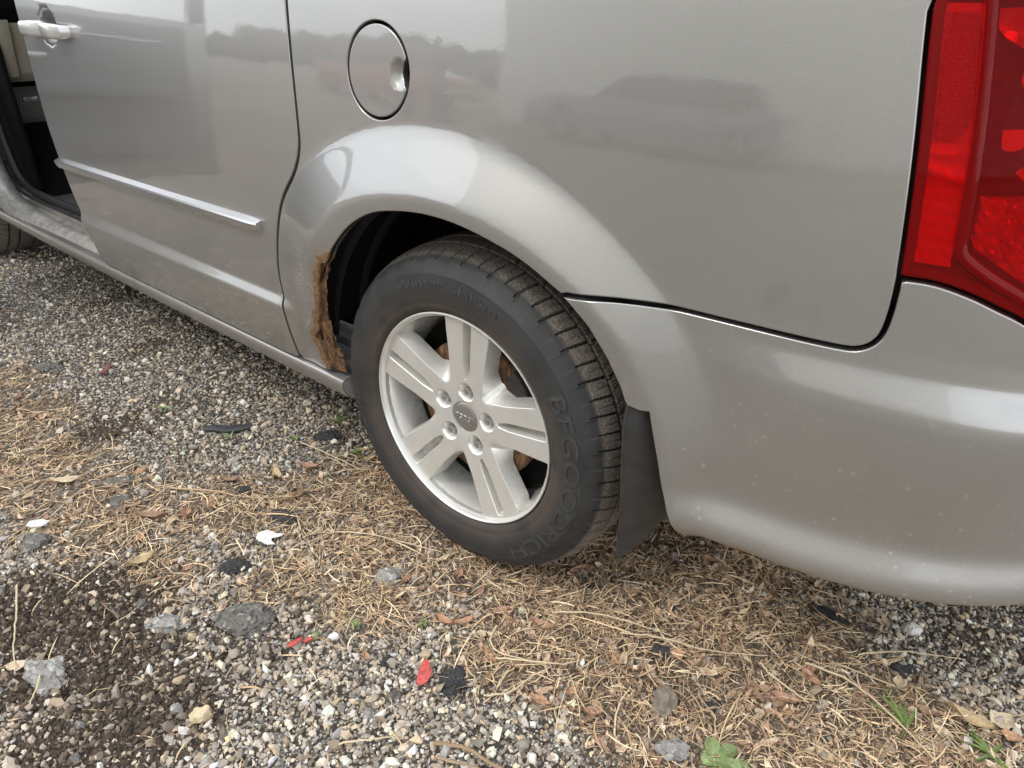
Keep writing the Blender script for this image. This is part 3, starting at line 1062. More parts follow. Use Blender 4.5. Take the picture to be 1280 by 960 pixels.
MB().add(V, [(i * n + j, (i + 1) * n + j, (i + 1) * n + j + 1, i * n + j + 1) for i in range(len(xs_) - 1) for j in range(n - 1)]).build('rocker_panel', M_PAINT, VAN, bevel=.002, seg=2)
# door-aperture weatherstrip, A-pillar foot, carpet, dash
def cat3(P, n=6):
    P = np.asarray(P, float)
    Q = np.vstack([2 * P[0] - P[1], P, 2 * P[-1] - P[-2]])
    out = []
    for i in range(1, len(Q) - 2):
        p0, p1, p2, p3 = Q[i - 1:i + 3]
        for k in range(n):
            t = k / n
            out.append(.5 * (2 * p1 + (p2 - p0) * t + (2 * p0 - 5 * p1 + 4 * p2 - p3) * t * t + (3 * p1 - p0 - 3 * p2 + p3) * t ** 3))
    out.append(P[-1])
    return np.array(out)
WP = [(-1.60, .135, .372), (-2.1, .135, .372), (-2.36, .132, .376), (-2.46, .130, .390), (-2.525, .128, .43), (-2.555, .128, .50), (-2.58, .13, .62), (-2.60, .14, .85), (-2.61, .16, 1.15)]
MB().tube(cat3(WP), (.015, .011), 10).build('weatherstrip', M_GAP, VAN)
MB().tube(cat3([(x - (.012 if x < -2.4 else 0), y - .026, z - .012) for x, y, z in WP]), .006, 8).build('weatherstrip', M_LINER, VAN)
PP = cat3([(-1.45, .070, .290), (-1.8, .070, .291), (-2.15, .068, .294), (-2.36, .064, .312), (-2.48, .058, .355), (-2.545, .056, .43), (-2.590, .058, .54), (-2.62, .062, .70), (-2.635, .075, .95), (-2.64, .10, 1.2)])
MB().tube(PP, [(.045, .045)] * len(PP), 16).build('front_pillar', M_SILL, VAN)
mbx = MB().box((-2.60, .16, .335), (-1.0, 1.85, .352))
mbx.build('carpet', M_CARPET, VAN, bevel=.004)
mbx = MB()
mbx.prism([(-2.36, .345), (-2.44, .36), (-2.52, .43), (-2.58, .60), (-2.66, .60), (-2.66, .345)], 1, .16, 1.8)
mbx.build('footwell_carpet', M_DASH, VAN, bevel=.006)
mbx = MB()
mbx.prism([(.152, .38), (.152, 1.1), (.17, 1.1), (.17, .38)], 0, -2.66, -2.42)
mbx.build('kick_panel', M_DASH, VAN, bevel=.004)
DASH = MB().prism([(-2.47, .965), (-2.42, 1.02), (-2.40, 1.10), (-2.75, 1.16), (-3.0, 1.12), (-3.0, .75), (-2.62, .74)], 1, .175, 1.8).build('dashboard', M_DASH, VAN, bevel=.006)
mbx = MB()
mbx.prism([(-2.44, .975), (-2.475, .80), (-2.50, .770), (-2.60, .77), (-2.60, .975)], 1, .178, .62)
mbx.build('knee_panel', M_BEIGE, DASH, bevel=.006)
MB().prism([(-2.412, .985), (-2.43, .985), (-2.475, .80), (-2.455, .79)], 1, .172, .215).build('dash_end_trim', M_BEIGE, DASH, bevel=.003)
MB().box((-2.46, .20, .705), (-2.44, .25, .722)).build('release_lever', M_CHROME, DASH, bevel=.003)
# seat base just inside
mbx = MB().prism([(-1.95, .42), (-2.25, .42), (-2.30, .56), (-2.22, .62), (-1.85, .60)], 1, .42, .92)
mbx.build('seat_cushion', M_CARPET, VAN, bevel=.03, seg=3)

# front door, swung open
hx, hy = -2.665, .005
fd = MB()
L_ = 1.03
def dl(s_, t_, z):      # s along the door from the hinge, t: towards the rear (inner face)
    a_ = R(82)
    return (hx + s_ * math.cos(a_) + t_ * math.sin(a_), hy - s_ * math.sin(a_) + t_ * math.cos(a_), z)
def dbox(mb_, s0, s1, t0, t1, z0, z1):
    V = [dl(s, t, z) for z in (z0, z1) for t in (t0, t1) for s in (s0, s1)]
    return mb_.add(V, [(0, 2, 3, 1), (4, 5, 7, 6), (0, 1, 5, 4), (2, 6, 7, 3), (0, 4, 6, 2), (1, 3, 7, 5)])
FDOOR = dbox(MB(), 0, L_, -.06, .035, .33, 1.10).build('front_door', M_PAINT, VAN, bevel=.025, seg=3)
dbox(MB(), .06, L_ - .10, .035, .065, .42, 1.07).build('door_card', M_TRIMGREY, FDOOR, bevel=.012, seg=3)
dbox(MB(), .10, L_ - .16, .06, .125, .735, .80).build('door_armrest', M_TRIMGREY, FDOOR, bevel=.02, seg=3)
dbox(MB(), .10, L_ - .22, .06, .100, .46, .60).build('door_pocket', M_TRIMGREY, FDOOR, bevel=.02, seg=3)
dbox(MB(), .10, L_ - .20, .065, .072, .985, .995).build('door_card_line', M_CHROME, FDOOR, bevel=.002, seg=1)
dbox(MB(), .25, .36, .065, .085, .88, .905).build('inner_handle', M_CHROME, FDOOR, bevel=.006)
fr_ = MB()
dbox(fr_, 0, .05, -.03, .02, 1.08, 1.30); dbox(fr_, L_ - .06, L_, -.03, .02, 1.08, 1.62); dbox(fr_, .2, L_, -.03, .02, 1.58, 1.63)
fr_.build('door_window_frame', M_GAP, FDOOR, bevel=.008)

# the rest of the body: front fender, upper glass, roof, far side, underside
gu = np.concatenate([np.arange(-4.05, -2.66, .03)])
gz_ = np.arange(.30, 1.0, .03)
GU, GZ = np.meshgrid(gu, gz_)
cut = np.hypot(GU + 3.078, GZ - .345) < .42
idx = np.arange(GU.size).reshape(GU.shape)
F = [(idx[i, j], idx[i, j + 1], idx[i + 1, j + 1], idx[i + 1, j]) for i in range(GU.shape[0] - 1) for j in range(GU.shape[1] - 1) if not cut[i:i + 2, j:j + 2].all()]
mesh_obj('front_fender', S(GU.ravel(), GZ.ravel()), F, M_PAINT, VAN)
def strip_panel(name, u0, u1, z0, z1, m, off=0.0):
    GU, GZ = np.meshgrid(np.arange(u0, u1 + 1e-6, .05), np.linspace(z0, z1, 10))
    idx = np.arange(GU.size).reshape(GU.shape)
    return mesh_obj(name, S(GU.ravel(), GZ.ravel(), off), [(idx[i, j], idx[i, j + 1], idx[i + 1, j + 1], idx[i + 1, j]) for i in range(GU.shape[0] - 1) for j in range(GU.shape[1] - 1)], m, VAN)
strip_panel('side_window', -1.69, -.44, 1.172, 1.60, M_GLASS, -.004)
strip_panel('side_window', -.40, .85, 1.172, 1.60, M_GLASS, -.004)
strip_panel('liftgate', .925, 1.9, .70, 1.165, M_PAINT, -.006)
strip_panel('rear_window', .95, 1.9, 1.172, 1.60, M_GLASS, -.006)
MB().prism([(-2.2, 1.60), (-1.9, 1.68), (-.5, 1.73), (.75, 1.68), (.90, 1.60)], 1, .14, 1.80).build('roof', M_PAINT, VAN, bevel=.03, seg=3)
MB().prism([(-3.1, 1.12), (-2.15, 1.61), (-2.13, 1.60), (-3.06, 1.10)], 1, .25, 1.70).build('windshield', M_GLASS, VAN)
MB().prism([(-3.95, .45), (-3.98, .75), (-3.80, .90), (-3.1, 1.10), (-2.66, 1.12), (-2.66, .45)], 1, .20, 1.75).build('hood', M_PAINT, VAN, bevel=.03, seg=3)
MB().prism([(-2.7, .30), (-2.7, 1.15), (-2.3, 1.55), (-1.9, 1.62), (.8, 1.62), (1.0, 1.1), (1.02, .35), (.5, .30)], 1, 1.90, 1.93).build('far_side_panel', M_PAINT, VAN)
ub = MB()
ub.box((-3.9, .20, .26), (-3.5, 1.75, .50)); ub.box((-2.66, .175, .262), (-.47, 1.85, .332)); ub.box((-.47, .335, .28), (.47, 1.55, .42)); ub.box((.47, .20, .30), (.90, 1.75, .44)); ub.box((-3.5, .34, .26), (-2.66, 1.55, .42))
ub.build('underbody', M_UNDER, VAN)
MB().tube([(-.3, .75, .30), (.35, .75, .30), (.55, .70, .285), (.85, .70, .285)], .085, 12).build('muffler', M_UNDER, VAN)

# ------------------------------------------------------------------ wheel
HUB = np.array((0.0, 0.0, .345))
def build_wheel():
    cx, cy, cz = HUB
    # rim barrel
    prof = [(.2265, .004), (.2282, .0), (.2288, -.003), (.2280, -.0052), (.2262, -.0058), (.2244, -.0042), (.2232, -.0005), (.2218, .004), (.2190, .012), (.2140, .030), (.2080, .065), (.2035, .11), (.2035, .17), (.21, .20), (.2275, .205)]
    wheel = MB().revolve(prof, 128, HUB).build('rear_wheel', M_ALLOY, VAN)
    a_ = wheel.data.attributes.new('grime', 'FLOAT', 'POINT')
    co = np.array([v.co[:] for v in wheel.data.vertices])
    a_.data.foreach_set('value', np.clip(maprange_np(co[:, 1] + wloc(wheel)[1], .03, .12) * .8, 0, 1).astype(np.float32))
    # spoked face
    yf = lambda r: np.interp(r, [0, .035, .05, .08, .12, .19, .222], [.0215, .0195, .0165, .0145, .0125, .0075, .0055])
    th0 = 84.7
    def circ(r, n, c=(0, 0)):
        t = np.linspace(0, 2 * math.pi, n + 1)[:-1]
        return np.stack([c[0] + r * np.cos(t), c[1] + r * np.sin(t)], 1)
    def chaikin(P, k=2):
        for _ in range(k):
            Q = np.roll(P, -1, 0)
            P = np.stack([.75 * P + .25 * Q, .25 * P + .75 * Q], 1).reshape(-1, 2)
        return P
    def pol(r, a):
        return (r * math.cos(R(a)), r * math.sin(R(a)))
    outer = circ(.2224, 120)
    holes, kinds = [], []
    for k in range(5):
        c = th0 + 36 + 72 * k
        P = [pol(.080, c - 5.0), pol(.135, c - 17.2)] + [pol(.2185, c + q) for q in (-21.5, -21.0, -14, -7, 0, 7, 14, 21.0, 21.5)] + [pol(.135, c + 17.2), pol(.080, c + 5.0)]
        Pn = np.array(P)
        # keep the sides straight: resample, then soften corners
        Pr = resample(np.vstack([Pn, Pn[:1]]), .006)[:-1]
        holes.append(chaikin(Pr, 1)); kinds.append('window')
    for k in range(5):
        c = R(th0 + 72 * k)
        d = np.array((math.cos(c), math.sin(c))); e = np.array((-d[1], d[0]))
        P = np.array([d * .089 + e * .0045, d * .092 + e * -.0045, d * .118 - e * .0098, d * .2130 - e * .0112, d * .2170 - e * .006, d * .2170 + e * .006, d * .2130 + e * .0112, d * .118 + e * .0098])
        P = P[::-1]
        holes.append(resample(np.vstack([P, P[:1]]), .006)[:-1]); kinds.append('slot')
    for k in range(5):
        c = pol(.0615, th0 + 72 * k)
        holes.append(circ(.0215, 32, c)); kinds.append('lug')
    holes.append(circ(.0345, 48)); kinds.append('cap')
    holes = [h if area2(h) > 0 else h[::-1] for h in holes]
    g = np.stack(np.meshgrid(np.arange(-.22, .22, .010), np.arange(-.22, .22, .010)), -1).reshape(-1, 2) + 1e-4
    ok = inside(g, outer) & ~near(g, outer, .005)
    for h in holes:
        ok &= ~inside(g, h) & ~near(g, h, .0045)
    vo, T, om = cdt_fill(outer, holes, g[ok])
    V = [(p[0], float(yf(math.hypot(*p))), p[1]) for p in vo]
    F = [tuple(t) for t in T]
    b = len(outer)
    dark = MB()
    for h, kd in zip(holes, kinds):
        n = len(h)
        ring = [om[b + i] for i in range(n)]
        b += n
        cen = h.mean(0)
        steps = {'window': [(.0012, .0008), (.0035, .012), (.0062, .028), (.0070, .038)],
                 'slot': [(.0010, .0010), (.0026, .014), (.0034, .030)],
                 'lug': [(.0010, .0008), (.0040, .008), (.0075, .017), (.0100, .0225)],
                 'cap': [(.0004, .003)]}[kd]
        prev = ring
        rr0 = np.hypot(h[:, 0], h[:, 1])
        for ins, dep in steps:
            q = inset(h, ins)
            if kd == 'window':       # the inner end is scooped out further than the sides; no inset at the barrel
                w_ = np.clip((rr0 - .196) / .02, 0, 1)[:, None]
                q = q * (1 - w_) + h * w_
                rad = h / rr0[:, None]
                q = q + rad * (np.clip((.125 - rr0) / .045, 0, 1) * dep * .75)[:, None]
            st = len(V)
            for p, r_ in zip(q, rr0):
                V.append((p[0], float(yf(r_)) + dep, p[1]))
            cur = list(range(st, st + n))
            for i in range(n):
                j = (i + 1) % n
                F.append((prev[i], prev[j], cur[j], cur[i]))
            prev = cur
        if kd in ('slot', 'lug', 'cap'):
            c0 = q.mean(0)
            V.append((c0[0], V[prev[0]][1], c0[1]))
            ci = len(V) - 1
            # fan floor (slots are convex enough)
            for i in range(n):
                F.append((prev[i], prev[(i + 1) % n], ci))
    V = np.array(V) + HUB
    face = MB().add(V, F).build('spoked_face', M_ALLOY, wheel)
    co = np.array([v.co[:] for v in face.data.vertices]) + np.array(wloc(face))
    a_ = face.data.attributes.new('grime', 'FLOAT', 'POINT')
    a_.data.foreach_set('value', np.clip(maprange_np(co[:, 1], .022, .055) * .65, 0, 1).astype(np.float32))
    # lug nuts, centre cap
    for k in range(5):
        c = pol(.0615, th0 + 72 * k)
        p0 = HUB + np.array((c[0], 0, c[1]))
        hexp = [(p0[0] + .0088 * math.cos(a), p0[2] + .0088 * math.sin(a)) for a in np.radians(np.arange(0, 360, 60) + 17 * k)]
        MB().prism([(x, z) for x, z in hexp], 1, .018, .040).build('lug_nut', M_CHROME, wheel, bevel=.002)
    cap = MB().revolve([(.0001, .0172), (.012, .0175), (.024, .0182), (.0305, .0198), (.0335, .0225), (.034, .026)], 48, HUB).build('centre_cap', simple('cap_grey', (0.30, 0.29, 0.27), 0.35, 0.6, 0.1, 200, coat=.4), wheel)
    text_flat('DODGE', .0115, .0485, HUB + np.array((0, .0168, 0)), M_CHROME, cap, 'cap_lettering', .0007)
    # brake disc, caliper, hub carrier
    disc = MB().revolve([(.055, .044), (.078, .045), (.0785, .054), (.150, .056), (.1515, .058), (.1515, .072), (.150, .074), (.06, .074)], 72, HUB).build('brake_disc', M_DISC, wheel)
    cal = MB()
    a0 = R(28)
    P = []
    for a in np.radians(np.linspace(12, 52, 9)):
        P.append((.135 * math.cos(a), .066, .345 + .135 * math.sin(a)))
    cal.tube(P, [(.018, .024)] * len(P), 10)
    cal.tube([(.09, .062, .43), (.155, .062, .40)], .013, 10)
    cal.tube([(.118, .058, .385), (.118, .075, .47)], .009, 8)
    cal.build('brake_caliper', simple('caliper_dark_iron', (0.028, 0.024, 0.022), 0.7, 0.2, 0.4, 90, 0.4), wheel)
    MB().revolve([(.0001, .080), (.196, .080), (.199, .10), (.0001, .12)], 48, HUB).build('backing_plate', M_UNDER, wheel)
    # valve stem
    return wheel

def maprange_np(x, a, b):
    t = np.clip((x - a) / (b - a), 0, 1)
    return t * t * (3 - 2 * t)

def text_mesh(s, size, width=None, extrude=.001):
    c = bpy.data.curves.new('txt', 'FONT')
    c.body = s
    c.size = size * 1.4
    c.extrude = extrude
    c.offset = size * .022
    c.resolution_u = 3
    c.align_x = 'CENTER'
    o = bpy.data.objects.new('txt', c)
    COL.objects.link(o)
    dg = bpy.context.evaluated_depsgraph_get()
    dg.update()
    me = bpy.data.meshes.new_from_object(o.evaluated_get(dg))
    V = np.array([v.co[:] for v in me.vertices]); F = [tuple(p.vertices) for p in me.polygons]
    bpy.data.objects.remove(o); bpy.data.curves.remove(c); bpy.data.meshes.remove(me)
    V[:, 0] -= (V[:, 0].min() + V[:, 0].max()) / 2
    V[:, 1] -= (V[:, 1].min() + V[:, 1].max()) / 2
    if width:
        V[:, 0] *= width / np.ptp(V[:, 0])
    V[:, 1] *= size / np.ptp(V[:, 1])
    return V, F

def text_flat(s, size, width, c, m, parent, name, extrude):
    V, F = text_mesh(s, size, width, extrude)
    W_ = np.stack([c[0] + V[:, 0], c[1] - V[:, 2], c[2] + V[:, 1]], 1)
    return mesh_obj(name, W_, F, m, parent, smooth=False)

TP = np.array([(.2265, .010), (.2300, -.002), (.2350, -.008), (.2440, -.0125), (.2470, -.0120), (.2500, -.0135), (.2620, -.0165), (.2750, -.0180), (.2900, -.0175), (.3020, -.0150), (.3050, -.0150), (.3070, -.0125), (.3180, -.0060), (.3260, .0010), (.3320, .0080), (.3365, .0150), (.3405, .0225), (.3432, .0300),
               (.3462, .0400), (.3478, .0480), (.3482, .0490), (.3482, .0555), (.3488, .0568), (.3502, .0700), (.3514, .0880), (.3516, .0890), (.3516, .0960), (.3516, .0972), (.3516, .1280), (.3514, .1380), (.3506, .1400), (.3500, .1560), (.3494, .1575), (.3494, .1640), (.3488, .1655), (.3475, .1780), (.3445, .1920), (.3380, .2080), (.3260, .2240), (.3020, .2390), (.2750, .2420), (.2440, .2360), (.2265, .2140)])
def side_y(r):
    q = TP[:16]
    return np.interp(r, q[:, 0], q[:, 1])
def build_tyre(wheel):
    n, m = 66 * 20, len(TP)
    r0, y0 = TP[:, 0], TP[:, 1]
    th = np.arange(n) / n * 2 * math.pi
    RR = np.tile(r0, (n, 1)); YY = np.tile(y0, (n, 1))
    ph = (np.arange(n) % 10)
    blk = np.arange(n) // 10
    yc = y0
    shoulder = (r0 > .3290) & (yc < .0485)
    rib2 = (yc >= .0565) & (yc <= .0885)
    rib3 = (yc >= .097) & (yc <= .139)
    sh2 = (yc > .165) & (r0 > .333)
    groove = ((yc > .0485) & (yc < .0560)) | ((yc > .0885) & (yc < .0965)) | ((yc > .157) & (yc < .1645))
    RR[:, groove] -= .0085
    for i in range(n):
        # lateral grooves run slantwise across each rib; every other one is only a thin sipe
        for j in range(m):
            if shoulder[j]:
                k = int(i + (yc[j] - .02) * 110) % 40
                if k in (0, 1):
                    RR[i, j] -= .0085 if yc[j] > .020 else .0050
                elif k in (19, 20) and yc[j] > .012:
                    RR[i, j] -= .0065
                elif k in (10, 30) and .026 < yc[j] < .06:
                    RR[i, j] -= .0022
            elif rib2[j]:
                k = int(i + 8 - (yc[j] - .057) * 180) % 40
                if k in (0, 1) and yc[j] < .080:
                    RR[i, j] -= .006
                elif k in (13, 27):
                    RR[i, j] -= .003
            elif rib3[j]:
                if int(i + 18 + (yc[j] - .10) * 180) % 40 in (0, 1):
                    RR[i, j] -= .006
            elif sh2[j]:
                if int(i + 6) % 40 in (0, 1):
                    RR[i, j] -= .0075
    # buttress scallops just below the shoulder
    for j in range(m):
        if .318 < r0[j] < .335 and yc[j] < .02:
            RR[:, j] += np.where((np.arange(n) % 40) < 20, .0009, -.0006)
            YY[:, j] += np.where((np.arange(n) % 40) < 20, -.0008, .0006)
    X = RR * np.cos(th)[:, None]; Z = RR * np.sin(th)[:, None] + .345
    # flattened where it stands on the ground
    sq = np.clip((.035 - Z) / .045, 0, 1) ** 2
    YY = YY + np.where(YY < .1, -1, 1) * sq * .012
    Z = np.where(Z < .004, .004 + (Z - .004) * .35, Z)
    V = np.stack([X, YY, Z], -1).reshape(-1, 3)
    i = np.arange(n)[:, None]; j = np.arange(m - 1)[None, :]
    a = (i * m + j); b = ((i + 1) % n) * m + j
    F = np.stack([a, b, b + 1, a + 1], -1).reshape(-1, 4)
    dust = maprange_np(np.tile(r0, (n, 1)), .3325, .3372).ravel() * np.where(np.tile(r0, (n, 1)).ravel() - RR.ravel() > .003, .15, 1.0)
    bead = np.clip(1 - np.abs(np.tile(r0, (n, 1)) - .245) / .03, 0, 1).ravel()
    o = mesh_obj('tyre', V, F, M_TYRE, wheel, fattrs={'dust': dust, 'bead': bead}, sharp=40)
    bm = bmesh.new(); bm.from_mesh(o.data); bmesh.ops.recalc_face_normals(bm, faces=bm.faces); bm.to_mesh(o.data); bm.free()
    def arc_text(s, rmid, size, a_start, a_end, raise_):
        width = abs(R(a_start - a_end)) * rmid
        V, F = text_mesh(s, size, width, raise_)
        mid = R((a_start + a_end) / 2)
        ang = mid - V[:, 0] / rmid
        r = rmid + V[:, 1]
        y = side_y(r) - .0004 - V[:, 2]
        W_ = np.stack([r * np.cos(ang), y, .345 + r * np.sin(ang)], 1)
        mesh_obj('tyre_lettering', W_, F, M_LETTER, wheel, smooth=False)
    arc_text('BFGOODRICH', .2860, .0330, 33, -57, .0012)
    arc_text('Winter Slalom', .2890, .0175, 119, 67, .0007)
    arc_text('225/65R17', .2860, .0120, 212, 184, .0007)
    return o
WHEEL = build_wheel()
TYRE = build_tyre(WHEEL)
def copy_tree(src, parent, loc=None, rz=0.0):
    c = src.copy(); COL.objects.link(c)
    c.parent = parent
    if loc is not None:
        c.location = loc; c.rotation_euler.z = rz
    for ch in list(src.children):
        copy_tree(ch, c)
    return c
# WHEEL's mesh is stored in van-local coordinates about the van origin: shift copies by the wheelbase
w2 = copy_tree(WHEEL, VAN, Vector((-3.078, .055, 0))); w2.name = 'front_wheel'
for dx in (0.0, -3.078):
    w3 = copy_tree(WHEEL, VAN, Vector((2 * 1.2 + dx, 0, 0)), math.pi); w3.name = 'far_wheel'
#GROUND

# ------------------------------------------------------------------ ground
SOIL = [(-.28, -.65, .15), (-.11, -.64, .10), (-.45, -.63, .11), (-.55, -.70, .12), (-.20, -.76, .12), (-.36, -.74, .12)]
STRAW = [(-1.60, -.36, .20), (-1.35, -.40, .24), (-1.05, -.48, .22), (-.85, -.46, .18), (-.66, -.42, .16), (-.55, -.27, .16), (-.42, -.13, .15), (-.30, -.02, .18),
         (-.15, -.12, .16), (0, 0, .20), (.10, .05, .2), (.25, -.05, .17), (.40, 0, .18), (.50, .10, .2), (.60, .05, .18), (.65, .2, .17), (.47, -.12, .13), (.75, .1, .14),
         (.86, .14, .12), (-.48, -.46, .10), (.28, .28, .24), (.10, .3, .22), (.50, .35, .17), (.96, .2, .10), (.60, -.18, .10), (-.22, -.30, .10), (-.05, -.20, .12), (.98, .05, .15), (-1.1, -.75, .3), (.8, -.1, .2)]
BARE = [(.15, -.38, .13), (.0, -.46, .14), (.30, -.34, .10), (.42, -.27, .08), (-.12, -.40, .10), (.95, .42, .14), (1.05, .36, .10), (.86, .36, .07), (-1.1, .0, .3), (-1.6, .1, .4), (-.75, -.05, .12), (-2.2, 0, .5), (-1.3, -.15, .16)]
def blobs(x, y, L):
    d = np.zeros(np.shape(x))
    for a, b, r in L:
        d = np.maximum(d, np.exp(-((x - a) ** 2 + (y - b) ** 2) / (r * r)))
    return d
_np = np.random.default_rng(3)
_WV = [(_np.normal(0, 1, 2) * f, _np.random() * 6.28, a) for f, a in [(3, .35), (3, .35), (6, .3), (6, .3), (12, .28), (12, .28), (25, .22), (25, .22), (50, .16), (50, .16)]]
def wob(x, y):
    v = np.zeros(np.shape(x))
    for w, p, a in _WV:
        v = v + a * np.sin(w[0] * x + w[1] * y + p)
    return v
def straw_d(x, y):
    return np.clip(1.12 * blobs(x, y, STRAW) - .75 * blobs(x, y, BARE) - .7 * blobs(x, y, SOIL) + .22 * wob(x, y), 0, 1)
def soil_d(x, y):
    return np.clip(blobs(x, y, SOIL) + .30 * wob(x + 3, y - 1), 0, 1)
def gz_at(x, y):
    near_ = np.exp(-((x + .3) ** 2 + y ** 2) / 9)
    return (.0035 * wob(x * .6, y * .6) + .0025 * wob(x * 2 + 5, y * 2)) * near_ + .006 * soil_d(x, y) - .004

def ground_mat():
    m, t, p = mat('lot_ground')
    P = pos(t)
    big = noise(t, 1.6, 6, 0.6, P)
    fine = noise(t, 120, 6, 0.7, P)
    v = node(t, 'ShaderNodeTexVoronoi', Scale=110.0)
    t.links.new(P, v.inputs['Vector'])
    sc = t.nodes.new('ShaderNodeSeparateColor')
    t.links.new(v.outputs['Color'], sc.inputs[0])
    peb = ramp(t, sc.outputs[0], [(0.0, (0.12, 0.107, 0.092)), (0.4, (0.26, 0.236, 0.205)), (0.75, (0.40, 0.365, 0.32)), (1.0, (0.58, 0.54, 0.48))])
    edge = maprange(t, v.outputs['Distance'], 0.25, 0.62)
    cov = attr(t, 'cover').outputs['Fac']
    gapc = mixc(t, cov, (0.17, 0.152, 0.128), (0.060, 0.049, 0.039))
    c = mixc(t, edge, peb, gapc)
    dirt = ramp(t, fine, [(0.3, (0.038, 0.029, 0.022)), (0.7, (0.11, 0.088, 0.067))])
    sm = attr(t, 'soil').outputs['Fac']
    st = attr(t, 'straw').outputs['Fac']
    c = mixc(t, maprange(t, mathn(t, 'ADD', sm, mathn(t, 'MULTIPLY', big, 0.25)), 0.30, 0.60), c, dirt)
    tan = ramp(t, fine, [(0.3, (0.080, 0.058, 0.040)), (0.7, (0.28, 0.212, 0.145))])
    c = mixc(t, mathn(t, 'MULTIPLY', st, 0.75, True), c, tan)
    # the far lot: dried mud, worn tan
    sep = t.nodes.new('ShaderNodeVectorMath'); sep.operation = 'LENGTH'
    t.links.new(P, sep.inputs[0])
    far = maprange(t, sep.outputs['Value'], 2.5, 5.0)
    farc = ramp(t, noise(t, .35, 8, 0.65, P), [(0.3, (0.20, 0.166, 0.124)), (0.5, (0.33, 0.28, 0.215)), (0.7, (0.46, 0.40, 0.31))])
    farc = mixc(t, 0.45, farc, c)
    c = mixc(t, far, c, farc)
    t.links.new(c, p.inputs['Base Color'])
    p.inputs['Roughness'].default_value = 0.95
    p.inputs['Specular IOR Level'].default_value = 0.2
    h = mathn(t, 'ADD', mathn(t, 'MULTIPLY', mathn(t, 'SUBTRACT', 1.0, v.outputs['Distance']), 0.8), mathn(t, 'MULTIPLY', fine, 0.6))
    bump(t, p, h, 0.8, 0.006)
    return m
def axis(a, b, d, far, grow=1.35):
    c = list(np.arange(a, b + d / 2, d))
    s_ = d; x = b
    R_ = []
    while x < far:
        s_ *= grow; x += s_; R_.append(x)
    s_ = d; x = a
    L_ = []
    while x > -far:
        s_ *= grow; x -= s_; L_.append(x)
    return np.array(L_[::-1] + c + R_)
ax, ay = axis(-3.2, 1.6, .014, 900), axis(-1.5, 1.3, .014, 900)
GX, GY = np.meshgrid(ax, ay)
GZ = gz_at(GX, GY)
idx = np.arange(GX.size).reshape(GX.shape)
F = np.stack([idx[:-1, :-1], idx[:-1, 1:], idx[1:, 1:], idx[1:, :-1]], -1).reshape(-1, 4)
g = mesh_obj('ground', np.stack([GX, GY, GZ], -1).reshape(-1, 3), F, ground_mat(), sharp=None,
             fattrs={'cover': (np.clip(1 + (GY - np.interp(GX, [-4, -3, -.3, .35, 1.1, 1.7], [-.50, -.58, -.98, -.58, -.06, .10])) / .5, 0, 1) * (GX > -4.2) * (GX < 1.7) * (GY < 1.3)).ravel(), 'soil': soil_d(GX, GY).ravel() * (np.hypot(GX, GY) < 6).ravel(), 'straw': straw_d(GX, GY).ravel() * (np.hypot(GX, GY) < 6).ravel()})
tag(g, 'grey gravel lot with dirt and dry straw trodden into it', 'ground', kind='structure')

# ---- loose cover: everything here is uncountable
CAMP = np.array(cam.matrix_world.translation)
def scatter(n, seed):
    """points on the ground around the van's rear left corner, denser close by"""
    r_ = np.random.default_rng(seed)
    out = []
    tot = 0
    while tot < n:
        x = r_.uniform(-4.2, 1.7, 200000); y = r_.uniform(-1.7, 1.6, 200000)
        # the wedge the lot shows between camera and van, thinning out through a margin
        ok = (y - .30) < np.interp(x, [-4, -1, 0, .5, 1.7], [.45, .30, .40, .75, 1.2])
        edge_ = np.interp(x, [-4, -3, -.3, .35, 1.1, 1.7], [-.50, -.58, -.98, -.58, -.06, .10])
        ok &= r_.random(200000) < np.clip(1 + (y - edge_) / .75, 0, 1) ** 1.3
        d2 = (x - CAMP[0]) ** 2 + (y - CAMP[1]) ** 2 + CAMP[2] ** 2
        ok &= r_.random(200000) < np.clip(2.6 / d2, .10, 1)
        out.append(np.stack([x[ok], y[ok]], 1)); tot += ok.sum()
    return np.vstack(out)[:n]
_t = (1 + 5 ** .5) / 2
ICO = np.array([(-1, _t, 0), (1, _t, 0), (-1, -_t, 0), (1, -_t, 0), (0, -1, _t), (0, 1, _t), (0, -1, -_t), (0, 1, -_t), (_t, 0, -1), (_t, 0, 1), (-_t, 0, -1), (-_t, 0, 1)], float)
ICO /= np.linalg.norm(ICO[0])
ICOF = np.array([(0, 11, 5), (0, 5, 1), (0, 1, 7), (0, 7, 10), (0, 10, 11), (1, 5, 9), (5, 11, 4), (11, 10, 2), (10, 7, 6), (7, 1, 8), (3, 9, 4), (3, 4, 2), (3, 2, 6), (3, 6, 8), (3, 8, 9), (4, 9, 5), (2, 4, 11), (6, 2, 10), (8, 6, 7), (9, 8, 1)])
OCT = np.array([(1, 0, 0), (-1, 0, 0), (0, 1, 0), (0, -1, 0), (0, 0, 1), (0, 0, -1)], float)
OCTF = np.array([(4, 0, 2), (4, 2, 1), (4, 1, 3), (4, 3, 0), (5, 2, 0), (5, 1, 2), (5, 3, 1), (5, 0, 3)])
def rand_rot(n, r_, tilt=1.0):
    q = r_.normal(size=(n, 4)); q[:, 1:3] *= tilt
    q /= np.linalg.norm(q, axis=1)[:, None]
    w, x, y, z = q.T
    return np.stack([np.stack([1 - 2 * (y * y + z * z), 2 * (x * y - z * w), 2 * (x * z + y * w)], -1), np.stack([2 * (x * y + z * w), 1 - 2 * (x * x + z * z), 2 * (y * z - x * w)], -1), np.stack([2 * (x * z - y * w), 2 * (y * z + x * w), 1 - 2 * (x * x + y * y)], -1)], 1)
